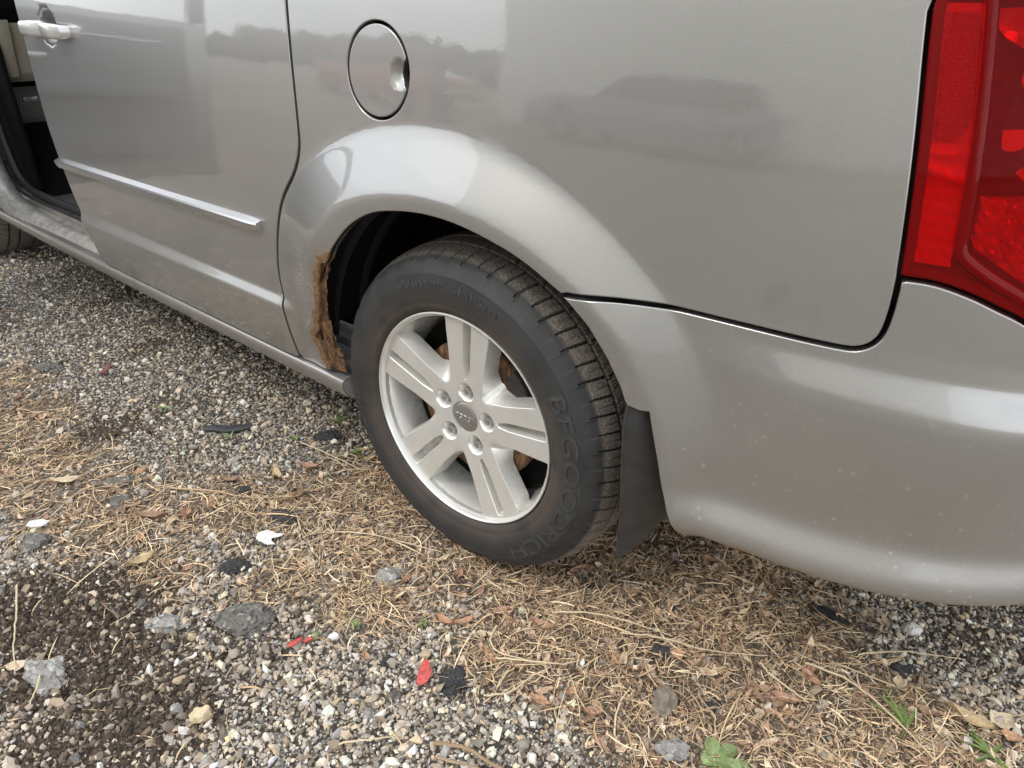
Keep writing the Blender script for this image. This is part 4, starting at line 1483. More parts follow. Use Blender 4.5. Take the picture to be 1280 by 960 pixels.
def stones(name, P, size, base, basef, seed, colors, m, sink=.25, jit=.33, squash=(.38, .85)):
    r_ = np.random.default_rng(seed)
    n = len(P)
    sc = np.stack([np.ones(n), r_.uniform(.6, 1, n), r_.uniform(*squash, n)], 1) * size[:, None] / 2
    V = base[None] * (1 + r_.normal(0, jit, (n, len(base), 1)))
    V = V * sc[:, None]
    V = np.einsum('nij,nkj->nki', rand_rot(n, r_, .45), V)
    z = gz_at(P[:, 0], P[:, 1])
    V[:, :, 0] += P[:, 0, None]; V[:, :, 1] += P[:, 1, None]; V[:, :, 2] += (z + size * (.5 - sink) * .6)[:, None]
    F = (basef[None] + (np.arange(n) * len(base))[:, None, None]).reshape(-1, 3)
    col = np.repeat(colors, len(base), axis=0)
    return mesh_obj(name, V.reshape(-1, 3), F, m, smooth=False, colors=col)
def vcol_mat(name, rough=0.9, var=0.35, scale=350, bumpy=0.3, trans=0.0):
    m, t, p = mat(name)
    P = pos(t)
    c = attr(t, 'col').outputs['Color']
    f = noise(t, scale, 5, 0.65, P)
    k = ramp(t, f, [(0.28, (1 - var,) * 3), (0.72, (1 + var,) * 3)])
    t.links.new(mixc(t, 1.0, c, k, 'MULTIPLY'), p.inputs['Base Color'])
    p.inputs['Roughness'].default_value = rough
    p.inputs['Specular IOR Level'].default_value = 0.25
    if trans:
        p.inputs['Subsurface Weight'].default_value = 0
    if bumpy:
        bump(t, p, f, bumpy, 0.0015)
    return m
M_STONE = vcol_mat('crushed_stone', 0.9, 0.16, 300, 0.2)
M_SOILC = vcol_mat('dark_soil_crumb', 0.97, 0.45, 500)
M_STRAW = vcol_mat('dry_straw', 0.75, 0.25, 260, 0.0)
M_LEAF = vcol_mat('dead_leaf', 0.8, 0.35, 220, 0.2)
M_GREEN = vcol_mat('green_blade', 0.55, 0.25, 150, 0.1)
def stone_colors(n, r_, dirt=None):
    g = np.clip(r_.lognormal(math.log(.42), .42, n), .08, .84)
    w = r_.normal(.18, .06, n)
    c = np.stack([g * (1 + w), g, g * (1 - w * 1.1)], 1)
    tan = r_.random(n) < .07
    c[tan] = np.stack([g[tan] * 1.35, g[tan] * 1.08, g[tan] * .75], 1)
    if dirt is not None:
        k = dirt[:, None]
        c = c * (1 - k) + np.array((.125, .092, .066)) * k
    return np.clip(c, .012, .70)
r_ = np.random.default_rng(21)
P = scatter(140000, 21)
st_, so_ = straw_d(P[:, 0], P[:, 1]), soil_d(P[:, 0], P[:, 1])
keep = r_.random(len(P)) > .80 * np.clip(st_ * 1.1, 0, 1)
keep &= r_.random(len(P)) > .62 * np.clip((so_ - .2) * 1.6, 0, 1)
P = P[keep]; st_ = st_[keep]; so_ = so_[keep]
size = np.clip(r_.lognormal(math.log(.0064), .48, len(P)), .003, .024)
dirt = np.clip(.55 * st_ * r_.random(len(P)) + .75 * so_ * r_.random(len(P)) + .18 * r_.random(len(P)), 0, .9)
o = stones('gravel', P, size, ICO, ICOF, 22, stone_colors(len(P), r_, dirt), M_STONE)
tag(o, 'loose grey and white crushed gravel covering the lot', 'gravel', kind='stuff')
P = scatter(80000, 31)
st_, so_ = straw_d(P[:, 0], P[:, 1]), soil_d(P[:, 0], P[:, 1])
n = len(P)
g_ = np.clip(r_.lognormal(math.log(.15), .65, n), .02, .6)
col = np.stack([g_ * 1.12, g_, g_ * .86], 1)
k = np.clip(so_ * 1.5, 0, 1)[:, None]
col = col * (1 - k) + np.stack([g_ * .55, g_ * .43, g_ * .34], 1) * k
o = stones('grit', P, np.clip(r_.lognormal(math.log(.0038), .40, n), .0018, .009), OCT, OCTF, 32, col, M_STONE, .1, .25)
tag(o, 'fine dark grit between the larger gravel', 'grit', kind='stuff')
# crumbs of dark soil, lower left
P = scatter(150000, 41)
so_ = soil_d(P[:, 0], P[:, 1])
keep = r_.random(len(P)) < np.clip((so_ - .18) * 1.25, 0, .85)
P = P[keep]; n = len(P)
g_ = np.clip(r_.lognormal(math.log(.064), .45, n), .018, .17)
o = stones('soil_crumbs', P, np.clip(r_.lognormal(math.log(.0062), .45, n), .003, .017), ICO, ICOF, 42, np.stack([g_ * 1.40, g_ * 1.02, g_ * .76], 1), M_SOILC, .1, .30)
tag(o, 'dark brown crumbly soil spilled over the gravel', 'soil', kind='stuff')

def ribbons(name, P, length, width, seed, colors, m, lift=.004, seg=4, bend=.34, tilt=.10, az=None):
    """thin bent blades lying on the ground"""
    r_ = np.random.default_rng(seed)
    n = len(P)
    a = r_.uniform(0, 2 * math.pi, n) if az is None else az
    s_ = np.linspace(-.5, .5, seg + 1)
    ben = r_.normal(0, bend, n)
    ang = a[:, None] + ben[:, None] * s_[None] * 2
    dx = np.cos(ang) * (length / seg)[:, None]; dy = np.sin(ang) * (length / seg)[:, None]
    x = P[:, 0, None] + np.cumsum(dx, 1) - length[:, None] * .5 * np.cos(a)[:, None]
    y = P[:, 1, None] + np.cumsum(dy, 1) - length[:, None] * .5 * np.sin(a)[:, None]
    z = gz_at(x, y) + (r_.uniform(.25, 1, n) ** 1.2 * lift)[:, None] + r_.normal(0, tilt, n)[:, None] * s_[None] * length[:, None] + r_.uniform(-.3, .8, n)[:, None] * (.25 - s_[None] ** 2) * length[:, None] * .3
    z = np.maximum(z, gz_at(x, y) + .001)
    roll = r_.uniform(-.9, .9, n)
    w = width[:, None] * np.array([.55] + [1] * (seg - 1) + [.35])[None] * .5
    nx, ny, nzz = -np.sin(ang) * np.cos(roll)[:, None], np.cos(ang) * np.cos(roll)[:, None], np.sin(roll)[:, None] * np.ones_like(ang)
    A = np.stack([x + nx * w, y + ny * w, z + nzz * w], -1); B = np.stack([x - nx * w, y - ny * w, z - nzz * w], -1)
    C_ = np.stack([x, y, z + w * .8], -1)
    V = np.stack([A, C_, B], 2)               # n, seg+1, 3, xyz : a shallow roof section
    k = (seg + 1) * 3
    F = []
    for i in range(seg):
        for j in range(2):
            F.append((i * 3 + j, i * 3 + j + 1, (i + 1) * 3 + j + 1, (i + 1) * 3 + j))
    F = np.array(F)
    F = (F[None] + (np.arange(n) * k)[:, None, None]).reshape(-1, 4)
    return mesh_obj(name, V.reshape(-1, 3), F, m, colors=np.repeat(colors, k, axis=0), sharp=None)
def straw_colors(n, r_):
    b = np.array([(.70, .52, .31), (.54, .38, .225), (.86, .70, .48), (.35, .235, .145), (.19, .127, .082), (.74, .53, .32)])
    return b[r_.choice(6, n, p=[.24, .21, .16, .17, .14, .08])] * r_.uniform(.80, 1.22, (n, 1))
P = scatter(150000, 51)
sd_ = straw_d(P[:, 0], P[:, 1])
keep = r_.random(len(P)) < np.clip(sd_ ** 1.2 * (.52 + .18 * np.tanh(2 * wob(P[:, 1] * 1.4 - 2, P[:, 0] * 1.4))) + .010, 0, 1)
P = P[keep]; n = len(P)
ln = np.clip(r_.lognormal(math.log(.028), .60, n), .008, .13)
o = ribbons('straw_litter', P, ln, np.clip(r_.lognormal(math.log(.0016), .3, n), .0008, .0032), 52, straw_colors(n, r_), M_STRAW, .010)
tag(o, 'matted dry straw and grass stems strewn over the gravel', 'straw', kind='stuff')
print('straw', n)
# short dark fibres and bark crumbs that bind the mat
P = scatter(80000, 55)
sd_ = straw_d(P[:, 0], P[:, 1])
keep = r_.random(len(P)) < np.clip(sd_ * .55, 0, 1)
P = P[keep]; n = len(P)
cc = np.array([(.12, .078, .052), (.24, .155, .10), (.38, .25, .16), (.06, .045, .034)])[r_.choice(4, n)] * r_.uniform(.7, 1.2, (n, 1))
o = ribbons('bark_litter', P, r_.uniform(.006, .022, n), r_.uniform(.0018, .0048, n), 56, cc, M_LEAF, .007, 2, .4, .25)
tag(o, 'short dark bark and stem crumbs among the straw', 'litter', kind='stuff')

def flakes(name, P, size, seed, colors, m, lift=.006):
    r_ = np.random.default_rng(seed)
    n = len(P)
    U = np.array([(-1, 0, .25), (-.45, -.48, 0), (.35, -.42, .05), (1, .05, .3), (.4, .46, 0), (-.5, .40, .1), (0, 0, -.18)])
    V = U[None] * (1 + r_.normal(0, .22, (n, 7, 1)))
    V[:, :, 2] *= r_.uniform(.3, 1.8, n)[:, None]
    V[:, :, 1] *= r_.uniform(.5, 1.1, n)[:, None]
    V = V * size[:, None, None] / 2
    V = np.einsum('nij,nkj->nki', rand_rot(n, r_, .30), V)
    V[:, :, 0] += P[:, 0, None]; V[:, :, 1] += P[:, 1, None]
    V[:, :, 2] = np.maximum(V[:, :, 2] + (gz_at(P[:, 0], P[:, 1]) + lift * r_.uniform(.3, 1.2, n))[:, None], gz_at(V[:, :, 0], V[:, :, 1]) + .001)
    F = np.array([(6, k, (k + 1) % 6) for k in range(6)])
    F = (F[None] + (np.arange(n) * 7)[:, None, None]).reshape(-1, 3)
    return mesh_obj(name, V.reshape(-1, 3), F, m, colors=np.repeat(colors, 7, axis=0), sharp=40)
LEAFC = np.array([(.52, .355, .235), (.60, .43, .29), (.40, .265, .175), (.66, .51, .36), (.55, .355, .245), (.30, .21, .15)])
P = scatter(60000, 61)
ld = np.clip(straw_d(P[:, 0], P[:, 1]) * (.55 + .45 * np.tanh(2.5 * wob(P[:, 1] + 7, P[:, 0]))), 0, 1)
keep = r_.random(len(P)) < np.clip(ld * .75 + .002, 0, 1)
P = P[keep]; n = len(P)
o = flakes('leaf_litter', P, np.clip(r_.lognormal(math.log(.0135), .42, n), .006, .030), 62, LEAFC[r_.choice(6, n)] * r_.uniform(.75, 1.2, (n, 1)), M_LEAF)
tag(o, 'broken brown leaf scraps mixed through the straw', 'leaf litter', kind='stuff')
print('flakes', n)
#DEBRIS

# ------------------------------------------------------------------ single things lying on the ground
def gpt(x, y):
    return float(gz_at(np.array([x]), np.array([y]))[0])
M_ASPH = None
def asphalt_mat(name, lo, mid, hi, scale=140):
    m, t, p = mat(name)
    P = pos(t)
    v = node(t, 'ShaderNodeTexVoronoi', Scale=float(scale))
    t.links.new(P, v.inputs['Vector'])
    sc = t.nodes.new('ShaderNodeSeparateColor')
    t.links.new(v.outputs['Color'], sc.inputs[0])
    c = ramp(t, sc.outputs[0], [(0.0, lo), (0.55, mid), (0.82, mid), (1.0, hi)])
    f = noise(t, 60, 6, 0.65, P)
    c = mixc(t, maprange(t, f, 0.40, 0.62), c, mid)
    t.links.new(c, p.inputs['Base Color'])
    p.inputs['Roughness'].default_value = 0.9
    h = mathn(t, 'ADD', v.outputs['Distance'], f)
    bump(t, p, h, 1.0, 0.005)
    return m
M_ASPH = asphalt_mat('old_asphalt', (0.06, 0.056, 0.05), (0.155, 0.143, 0.125), (0.46, 0.43, 0.38), 120)
M_TAR = asphalt_mat('dark_tar', (0.022, 0.022, 0.022), (0.048, 0.047, 0.046), (0.11, 0.105, 0.10), 200)
M_CONC = asphalt_mat('pale_aggregate', (0.14, 0.13, 0.12), (0.30, 0.285, 0.26), (0.60, 0.58, 0.54), 110)

def chunk(name, x, y, sx, sy, h, m, label, cat, seed, rz=0.0, sub=3, rough=.16, group=None, sink=.25, flat=True):
    """a broken lump: the hull of random points, subdivided and roughened"""
    r_ = np.random.default_rng(seed)
    bm = bmesh.new()
    n = 16
    for k in range(n):
        a = 2 * math.pi * (k + r_.uniform(-.35, .35)) / n
        q = r_.uniform(.72, 1.0)
        bm.verts.new((math.cos(a) * q, math.sin(a) * q, r_.uniform(-1, .15)))
    for k in range(9):
        a = r_.uniform(0, 6.28); q = r_.uniform(.1, .8)
        bm.verts.new((math.cos(a) * q, math.sin(a) * q, r_.uniform(.55, 1.0) if flat else r_.uniform(.6, 1.3)))
    bmesh.ops.convex_hull(bm, input=bm.verts)
    lv = [v for v in bm.verts if not v.link_faces]
    bmesh.ops.delete(bm, geom=lv, context='VERTS')
    bmesh.ops.triangulate(bm, faces=bm.faces)
    for _ in range(sub):
        bmesh.ops.subdivide_edges(bm, edges=bm.edges, cuts=1, use_grid_fill=True)
    ph = r_.uniform(0, 6.28, 12); w = r_.normal(0, 1, (12, 3)) * np.repeat([2.5, 6, 13], 4)[:, None]
    am = np.repeat([1.0, .55, .35], 4)
    for v in bm.verts:
        c = np.array(v.co)
        d = float(np.sum(am * np.sin(w @ c + ph))) * rough * .35
        v.co += Vector((c[0], c[1], c[2] * .6)).normalized() * d
        v.co.z = max(v.co.z, -1.1)
    c, s_ = math.cos(rz), math.sin(rz)
    V = []
    z0 = gpt(x, y)
    for v in bm.verts:
        px, py, pz = v.co.x * sx / 2, v.co.y * sy / 2, v.co.z * h / 2
        V.append((x + px * c - py * s_, y + px * s_ + py * c, z0 + pz + h * (.5 - sink)))
    F = [tuple(l.index for l in f.verts) for f in bm.faces]
    bm.verts.index_update()
    F = [tuple(v.index for v in f.verts) for f in bm.faces]
    bm.free()
    o = mesh_obj(name, V, F, m, origin=(x, y, z0), sharp=28)
    return tag(o, label, cat, group)

M_TANSTONE = simple('tan_limestone', (0.56, 0.46, 0.29), 0.85, 0, 0.25, 55, 0.5)
M_WHITEST = simple('white_quartz', (0.66, 0.63, 0.58), 0.7, 0, 0.15, 70, 0.4)
M_BROWNST = simple('brown_rock', (0.20, 0.165, 0.125), 0.9, 0, 0.45, 60, 0.7)
chunk('tan_stone', -.061, -.585, .046, .034, .026, M_TANSTONE, 'angular tan stone on the gravel at the right edge of the dark soil', 'stone', 1, .5)
chunk('pebble', -.058, -.617, .021, .016, .013, M_WHITEST, 'rounded white pebble just beside the angular tan stone', 'pebble', 2, 1.0, flat=False)
chunk('asphalt_chunk', -.185, -.418, .125, .100, .036, M_ASPH, 'largest grey asphalt slab, rough topped, in the gravel below the white paper', 'asphalt chunk', 3, .35, 4)
chunk('asphalt_chunk', -.068, -.155, .068, .058, .026, M_CONC, 'small light grey asphalt lump in the straw left below the tyre', 'asphalt chunk', 4, .2, 4)
chunk('asphalt_chunk', .222, -.262, .072, .088, .020, M_TAR, 'flat black tar chunk touching the bright red plastic shard', 'asphalt chunk', 5, .3, 4, .22)
chunk('asphalt_chunk', -.345, -.350, .085, .050, .022, M_TAR, 'dark grey asphalt piece half under straw just left below the white paper', 'asphalt chunk', 6, .9)
chunk('asphalt_chunk', -.395, -.180, .10, .060, .018, M_TAR, 'dark cracked asphalt flake in the straw above the white paper', 'asphalt chunk', 7, .6)
chunk('asphalt_chunk', -.835, -.362, .115, .050, .016, M_ASPH, 'long thin grey asphalt flake lying in the leaf litter far from the wheel', 'asphalt chunk', 8, .95)
chunk('asphalt_chunk', -.755, -.395, .060, .055, .018, M_ASPH, 'squarish grey asphalt flake beside the long thin flake', 'asphalt chunk', 9, .3)
chunk('asphalt_chunk', -1.617, -.227, .11, .07, .026, M_ASPH, 'rounded grey asphalt lump beside the straw farthest from the wheel', 'asphalt chunk', 10, .5)
chunk('asphalt_chunk', -.755, -.590, .085, .060, .024, M_ASPH, 'grey asphalt lump under the white scrap at the photo\'s left edge', 'asphalt chunk', 11, .4)
chunk('asphalt_chunk', -.300, -.520, .085, .048, .022, M_CONC, 'pale grey flat slab between the dark soil and the largest asphalt slab', 'asphalt chunk', 12, .8)
chunk('rubble_lump', -.345, -.712, .095, .075, .030, M_CONC, 'pale pebbly concrete lump standing in the dark soil', 'rubble', 13, .2, 4, .25)
chunk('rock', .533, -.054, .058, .060, .034, M_BROWNST, 'brown rounded rock set among straw at the bottom right', 'rock', 14, .3, 4, flat=False)
chunk('rubble_lump', .590, -.125, .070, .046, .026, M_CONC, 'pale speckled concrete lump beside the big green weed', 'rubble', 15, .9, 4, .25)
chunk('asphalt_chunk', .478, .037, .046, .036, .018, M_TAR, 'small black tar chunk with an orange leaf against it', 'asphalt chunk', 16, .2)
chunk('asphalt_chunk', .091, -.304, .026, .036, .014, M_TAR, 'tiny black tar chunk left of the bright red shard', 'asphalt chunk', 17, .5)
chunk('white_stone', .837, .412, .042, .036, .026, M_WHITEST, 'white jagged stone in the gravel under the rear bumper', 'stone', 18, .4)
chunk('asphalt_chunk', .845, .300, .055, .040, .016, M_TAR, 'black tar flake on the gravel below the bumper, near the long pale stalk', 'asphalt chunk', 19, .4)
chunk('asphalt_chunk', .600, -.005, .05, .035, .015, M_TAR, 'dark tar sliver under the leaves beside the brown rock', 'asphalt chunk', 20, 1.1)
chunk('asphalt_chunk', -.60, .10, .085, .045, .02, M_TAR, 'black tar lump in the shade below the rusted sill end', 'asphalt chunk', 23, .6)
chunk('asphalt_chunk', -.565, -.185, .06, .04, .018, M_TAR, 'dark tar lump on the gravel beside a tan leaf', 'asphalt chunk', 24, .2)
for k, (x, y, d) in enumerate([(-.245, -.548, .026), (-.232, -.505, .020), (-.265, -.525, .018), (-.195, -.490, .016)]):
    chunk('round_stone', x, y, d, d * .85, d * .8, [M_ASPH, M_TANSTONE, M_BROWNST, M_ASPH][k],
          ['largest grey stone in the row of stones at the soil\'s edge', 'small tan stone in the row of stones at the soil\'s edge', 'brown stone in the row of stones at the soil\'s edge', 'smallest grey stone in the row at the soil\'s edge'][k], 'stone', 30 + k, k, 2, flat=False, group='row of stones by the soil')
# larger loose pebbles, too alike to tell apart
rp_ = np.random.default_rng(77)
PB = scatter(700, 78)
PB = PB[(straw_d(PB[:, 0], PB[:, 1]) < .45) & (PB[:, 1] < .4)][:90]
for k, (x, y) in enumerate(PB):
    d = float(rp_.uniform(.017, .028))
    chunk('large_pebble', float(x), float(y), d, d * rp_.uniform(.65, .95), d * .65, [M_WHITEST, M_CONC, M_ASPH, M_CONC][k % 4],
          'loose light or grey pebble a little larger than the gravel round it', 'pebble', 100 + k, rp_.uniform(0, 6), 1, flat=False, group='larger loose pebbles in the gravel')

# broken plastic, paper, rubber
M_RED = simple('red_plastic', (0.46, 0.055, 0.045), 0.5, 0, 0.45, 150, 0.3)
M_REDDK = simple('dark_red_plastic', (0.16, 0.022, 0.022), 0.5, 0, 0.2, 100)
def shard(name, x, y, pts, th, m, label, cat, rz=0, tilt=(.15, .1), lift=.008):
    z0 = gpt(x, y) + lift
    c, s_ = math.cos(rz), math.sin(rz)
    n = len(pts)
    def w(px, py, pz):
        zz = pz + px * tilt[0] + py * tilt[1]
        return (x + px * c - py * s_, y + px * s_ + py * c, z0 + zz)
    cen = np.mean(pts, axis=0)
    V = [w(px, py, 0) for px, py in pts] + [w(px, py, -th) for px, py in pts] + [w(cen[0], cen[1], th * .8)]
    F = [(i, (i + 1) % n, 2 * n) for i in range(n)] + [tuple(range(2 * n - 1, n - 1, -1))] + [(i, i + n, (i + 1) % n + n, (i + 1) % n) for i in range(n)]
    o = mesh_obj(name, V, F, m, origin=(x, y, z0), smooth=False)
    bm = bmesh.new(); bm.from_mesh(o.data); bmesh.ops.recalc_face_normals(bm, faces=bm.faces); bm.to_mesh(o.data); bm.free()
    return tag(o, label, cat)
shard('plastic_shard', .171, -.283, [(-.012, .024), (-.001, .020), (.013, .002), (.011, -.014), (.002, -.022), (-.010, -.018), (-.013, .002)], .003, M_RED, 'bright red broken plastic shard beside the flat black tar chunk', 'plastic shard', .35, (.2, .35), .016)
shard('plastic_shard', -.066, -.392, [(-.006, -.014), (.005, -.012), (.008, .006), (.002, .016), (-.005, .006)], .002, M_RED, 'small thin red plastic splinter in the gravel beside a green sprout', 'plastic shard', -.3, (.2, .3), .012)
shard('plastic_shard', -.052, -.372, [(-.004, -.010), (.004, -.008), (.003, .010), (-.003, .008)], .002, M_RED, 'tiny red plastic sliver touching the small green sprout', 'plastic shard', -.5, (.1, .3), .012)
shard('plastic_shard', -1.441, -.118, [(-.009, -.019), (.007, -.016), (.010, .008), (.002, .018), (-.008, .008)], .004, M_REDDK, 'dark red plastic shard on the gravel out from the sliding door', 'plastic shard', .2, (.1, .6), .022)
M_RUBBER = simple('black_rubber_strip', (0.030, 0.030, 0.031), 0.5, 0, 0.3, 60, 0.3)
def strip(name, P, w, th, label, cat, m):
    V, F = [], []
    n = len(P)
    for i, (x, y) in enumerate(P):
        a, b = P[max(i - 1, 0)], P[min(i + 1, n - 1)]
        d = np.array([b[0] - a[0], b[1] - a[1]]); d /= np.linalg.norm(d)
        q = w * (.55 if i in (0, n - 1) else 1) / 2
        z = gpt(x, y) + .010 + .003 * math.sin(i * 2.1)
        for sx, dz in ((1, -th), (1, 0), (.6, th * .6), (-.6, th * .5), (-1, 0), (-1, -th)):
            V.append((x - d[1] * q * sx, y + d[0] * q * sx, z + dz))
    for i in range(n - 1):
        for j in range(6):
            F.append((i * 6 + j, (i + 1) * 6 + j, (i + 1) * 6 + (j + 1) % 6, i * 6 + (j + 1) % 6))
    F += [tuple(range(6)), tuple((n - 1) * 6 + k for k in range(5, -1, -1))]
    return tag(MB().add(V, F).build(name, m, None, origin=(P[0][0], P[0][1], 0)), label, cat)
strip('rubber_strip', [(-.895, -.100), (-.872, -.080), (-.842, -.060), (-.812, -.030), (-.795, -.008)], .030, .006, 'black rubber trim strip lying on the gravel between sill and straw', 'rubber strip', M_RUBBER)
strip('rubber_sliver', [(.672, .345), (.695, .345), (.718, .342), (.738, .338)], .020, .005, 'thin black rubber sliver under the rear bumper', 'rubber strip', M_RUBBER)
M_PAPER = simple('white_paper', (0.70, 0.695, 0.67), 0.8, 0, 0.14, 90, 0.4)
def crumple(name, x, y, poly, label, cat, seed, h=.010, rz=0):
    r_ = np.random.default_rng(seed)
    poly = np.array(poly)
    if area2(poly) < 0: poly = poly[::-1]
    G = np.stack(np.meshgrid(np.arange(-.05, .05, .004), np.arange(-.05, .05, .004)), -1).reshape(-1, 2) + r_.normal(0, .0008, (625, 2))
    G = G[inside(G, poly) & ~near(G, poly, .0018)]
    po = resample(np.vstack([poly, poly[:1]]), .005)[:-1]
    vo, T, om = cdt_fill(po, [], G)
    w = r_.normal(0, 1, (8, 2)) * 170; ph = r_.uniform(0, 6, 8)
    z = h * .35 * np.abs(np.sin(vo @ w.T + ph)).sum(1) / 3 + .006
    c, s_ = math.cos(rz), math.sin(rz)
    z0 = gpt(x, y)
    V = np.stack([x + vo[:, 0] * c - vo[:, 1] * s_, y + vo[:, 0] * s_ + vo[:, 1] * c, z0 + z], 1)
    n = len(V)
    V = np.vstack([V, V - np.array((0, 0, .0006))])
    F = np.vstack([T, T[:, ::-1] + n])
    o = mesh_obj(name, V, F, M_PAPER, origin=(x, y, z0), smooth=False)
    return tag(o, label, cat)
crumple('paper_scrap', -.359, -.250, [(-.030, .010), (-.012, .022), (.010, .012), (.030, .018), (.026, .006), (.008, .000), (.014, -.014), (.026, -.018), (.010, -.026), (-.010, -.020), (-.026, -.010)], 'crumpled torn white paper lying on the straw left of the wheel', 'paper scrap', 3, .016, .5)
crumple('paper_scrap', -.789, -.567, [(-.020, .004), (.000, .016), (.024, .014), (.022, -.004), (.000, -.014), (-.018, -.010)], 'small white paper scrap on the grey asphalt lump', 'paper scrap', 4, .008, .5).location.z += .016

# single dead leaves
def leaf(x, y, ln, wd, col, label, rz, curl, seed, group=None, lift=.008, lobed=False):
    r_ = np.random.default_rng(seed)
    nu, nv = 12, 6
    V, C_ = [], []
    z0 = gpt(x, y) + lift
    c, s_ = math.cos(rz), math.sin(rz)
    edge = 1 + r_.normal(0, .10, (nu + 1, 2))
    tw = r_.normal(0, .5)
    for i in range(nu + 1):
        t = i / nu
        hw = wd / 2 * (math.sin(math.pi * min(1, t * .97 + .02)) ** .75)
        if lobed:
            hw *= 1 + .35 * math.sin(t * 15)
        for j in range(nv + 1):
            q = 2 * j / nv - 1
            w = hw * q * (edge[i, 0] if q < 0 else edge[i, 1])
            px = (t - .5) * ln
            z = curl * ln * (2 * t - 1) ** 2 * .35 + abs(q) ** 1.6 * wd * curl * .8 - (.0015 if j == nv // 2 else 0) + tw * w * (t - .5) + .0012 * math.sin(9 * t + 5 * q + seed)
            V.append((x + px * c - w * s_, y + px * s_ + w * c, z0 + max(z, -.004)))
            k = r_.uniform(.85, 1.12) * (1.18 if j == nv // 2 else 1)
            C_.append([a * k for a in col])
    F = [(i * (nv + 1) + j, (i + 1) * (nv + 1) + j, (i + 1) * (nv + 1) + j + 1, i * (nv + 1) + j + 1) for i in range(nu) for j in range(nv)]
    n = len(V)
    V2 = [(a, b, d - .0006) for a, b, d in V]
    F += [tuple(k + n for k in f[::-1]) for f in F]
    # stalk
    st = len(V) + n
    sx, sy = -ln * .5, 0
    for px, r0 in ((-ln * .48, .0009), (-ln * .8, .0006)):
        for a in (0, 2.1, 4.2):
            V2.append((x + px * c - r0 * math.cos(a) * s_, y + px * s_ + r0 * math.cos(a) * c, z0 + .002 + r0 * math.sin(a) + (curl * ln * .3 if px > -ln * .6 else 0)))
    F += [(st + k, st + (k + 1) % 3, st + 3 + (k + 1) % 3, st + 3 + k) for k in range(3)]
    o = mesh_obj('dead_leaf', V + V2, F, M_LEAF, origin=(x, y, z0), colors=np.array(C_ + C_ + [list(col)] * 6), sharp=50)
    return tag(o, label, 'leaf', group)
TAN, ORG, BRN, PAL, RED_ = (.50, .38, .23), (.44, .255, .155), (.29, .185, .12), (.58, .47, .33), (.38, .225, .155)
for k, a in enumerate([
    (.960, .252, .070, .026, TAN, 'large curled tan leaf on the gravel at the bottom right', -.15, .5),
    (1.004, .282, .044, .036, PAL, 'broad pale leaf next to the large curled tan leaf', .9, .25),
    (1.022, .258, .032, .022, ORG, 'orange leaf below the broad pale leaf', .2, .3),
    (.505, .046, .030, .024, ORG, 'round orange leaf against the small black tar chunk', .5, .3),
    (.398, -.142, .030, .014, ORG, 'pointed orange leaf in the straw above the pale gravel patch', 1.2, .4),
    (.366, -.192, .042, .016, ORG, 'orange leaf lying flat at the edge of the straw and gravel', .2, .25),
    (-.506, -.468, .060, .026, TAN, 'folded golden leaf standing between dark soil and straw', 1.4, .6),
    (.648, .069, .062, .018, BRN, 'long brown leaf curving over the brown rock', -.6, .5),
    (.655, .420, .040, .016, PAL, 'small pale leaf in the shade of the bumper corner', 1.3, .3),
    (.569, .050, .034, .018, PAL, 'pale tan leaf half buried in straw behind the brown rock', .4, .3),
    (.060, -.325, .022, .012, ORG, 'little orange leaf beside the tiny black tar chunk', -.2, .4),
    (-.933, -.450, .075, .024, PAL, 'long pale leaf on the leaf litter near the photo\'s left edge', .8, .4),
    (-.561, -.091, .060, .020, TAN, 'tan leaf lying beside the dark tar lump', -.3, .4),
    (-.520, -.020, .050, .022, RED_, 'reddish leaf in the straw between sill and wheel', .5, .35),
    (.110, -.169, .040, .016, ORG, 'curled orange leaf in the straw below the tyre', .1, .5),
    (.700, .090, .050, .020, RED_, 'pink-brown leaf among straw right of the brown rock', .3, .4),
    (.720, .160, .045, .018, ORG, 'orange-brown leaf in the middle of the bottom right straw', -.4, .4),
    (-.640, -.380, .070, .022, BRN, 'dark brown leaf in the leaf litter left of the white paper', .7, .4),
    (.18, -.08, .04, .02, RED_, 'reddish leaf close to the tyre\'s foot', 1.0, .4),
    (.90, .22, .04, .016, BRN, 'brown leaf beside the green grass tuft at the bottom right', .2, .4),
    (-.40, -.74, .05, .020, PAL, 'pale broken leaf on the dark soil at the photo\'s left edge', .9, .3)]):
    leaf(*a[:6], a[6], a[7] * .7, 200 + k)
rl_ = np.random.default_rng(91)
PL = scatter(4000, 92)
PL = PL[(straw_d(PL[:, 0], PL[:, 1]) > .35) & (PL[:, 1] < .45)][:130]
for k, (x, y) in enumerate(PL):
    c_ = [TAN, ORG, BRN, PAL, RED_, BRN, RED_][int(rl_.integers(0, 7))]
    leaf(float(x), float(y), float(rl_.uniform(.022, .046)), float(rl_.uniform(.010, .020)), c_, 'small curled dead leaf half buried in the straw litter', float(rl_.uniform(0, 6.28)), float(rl_.uniform(.15, .5)), 300 + k, 'small dead leaves in the straw', .005)

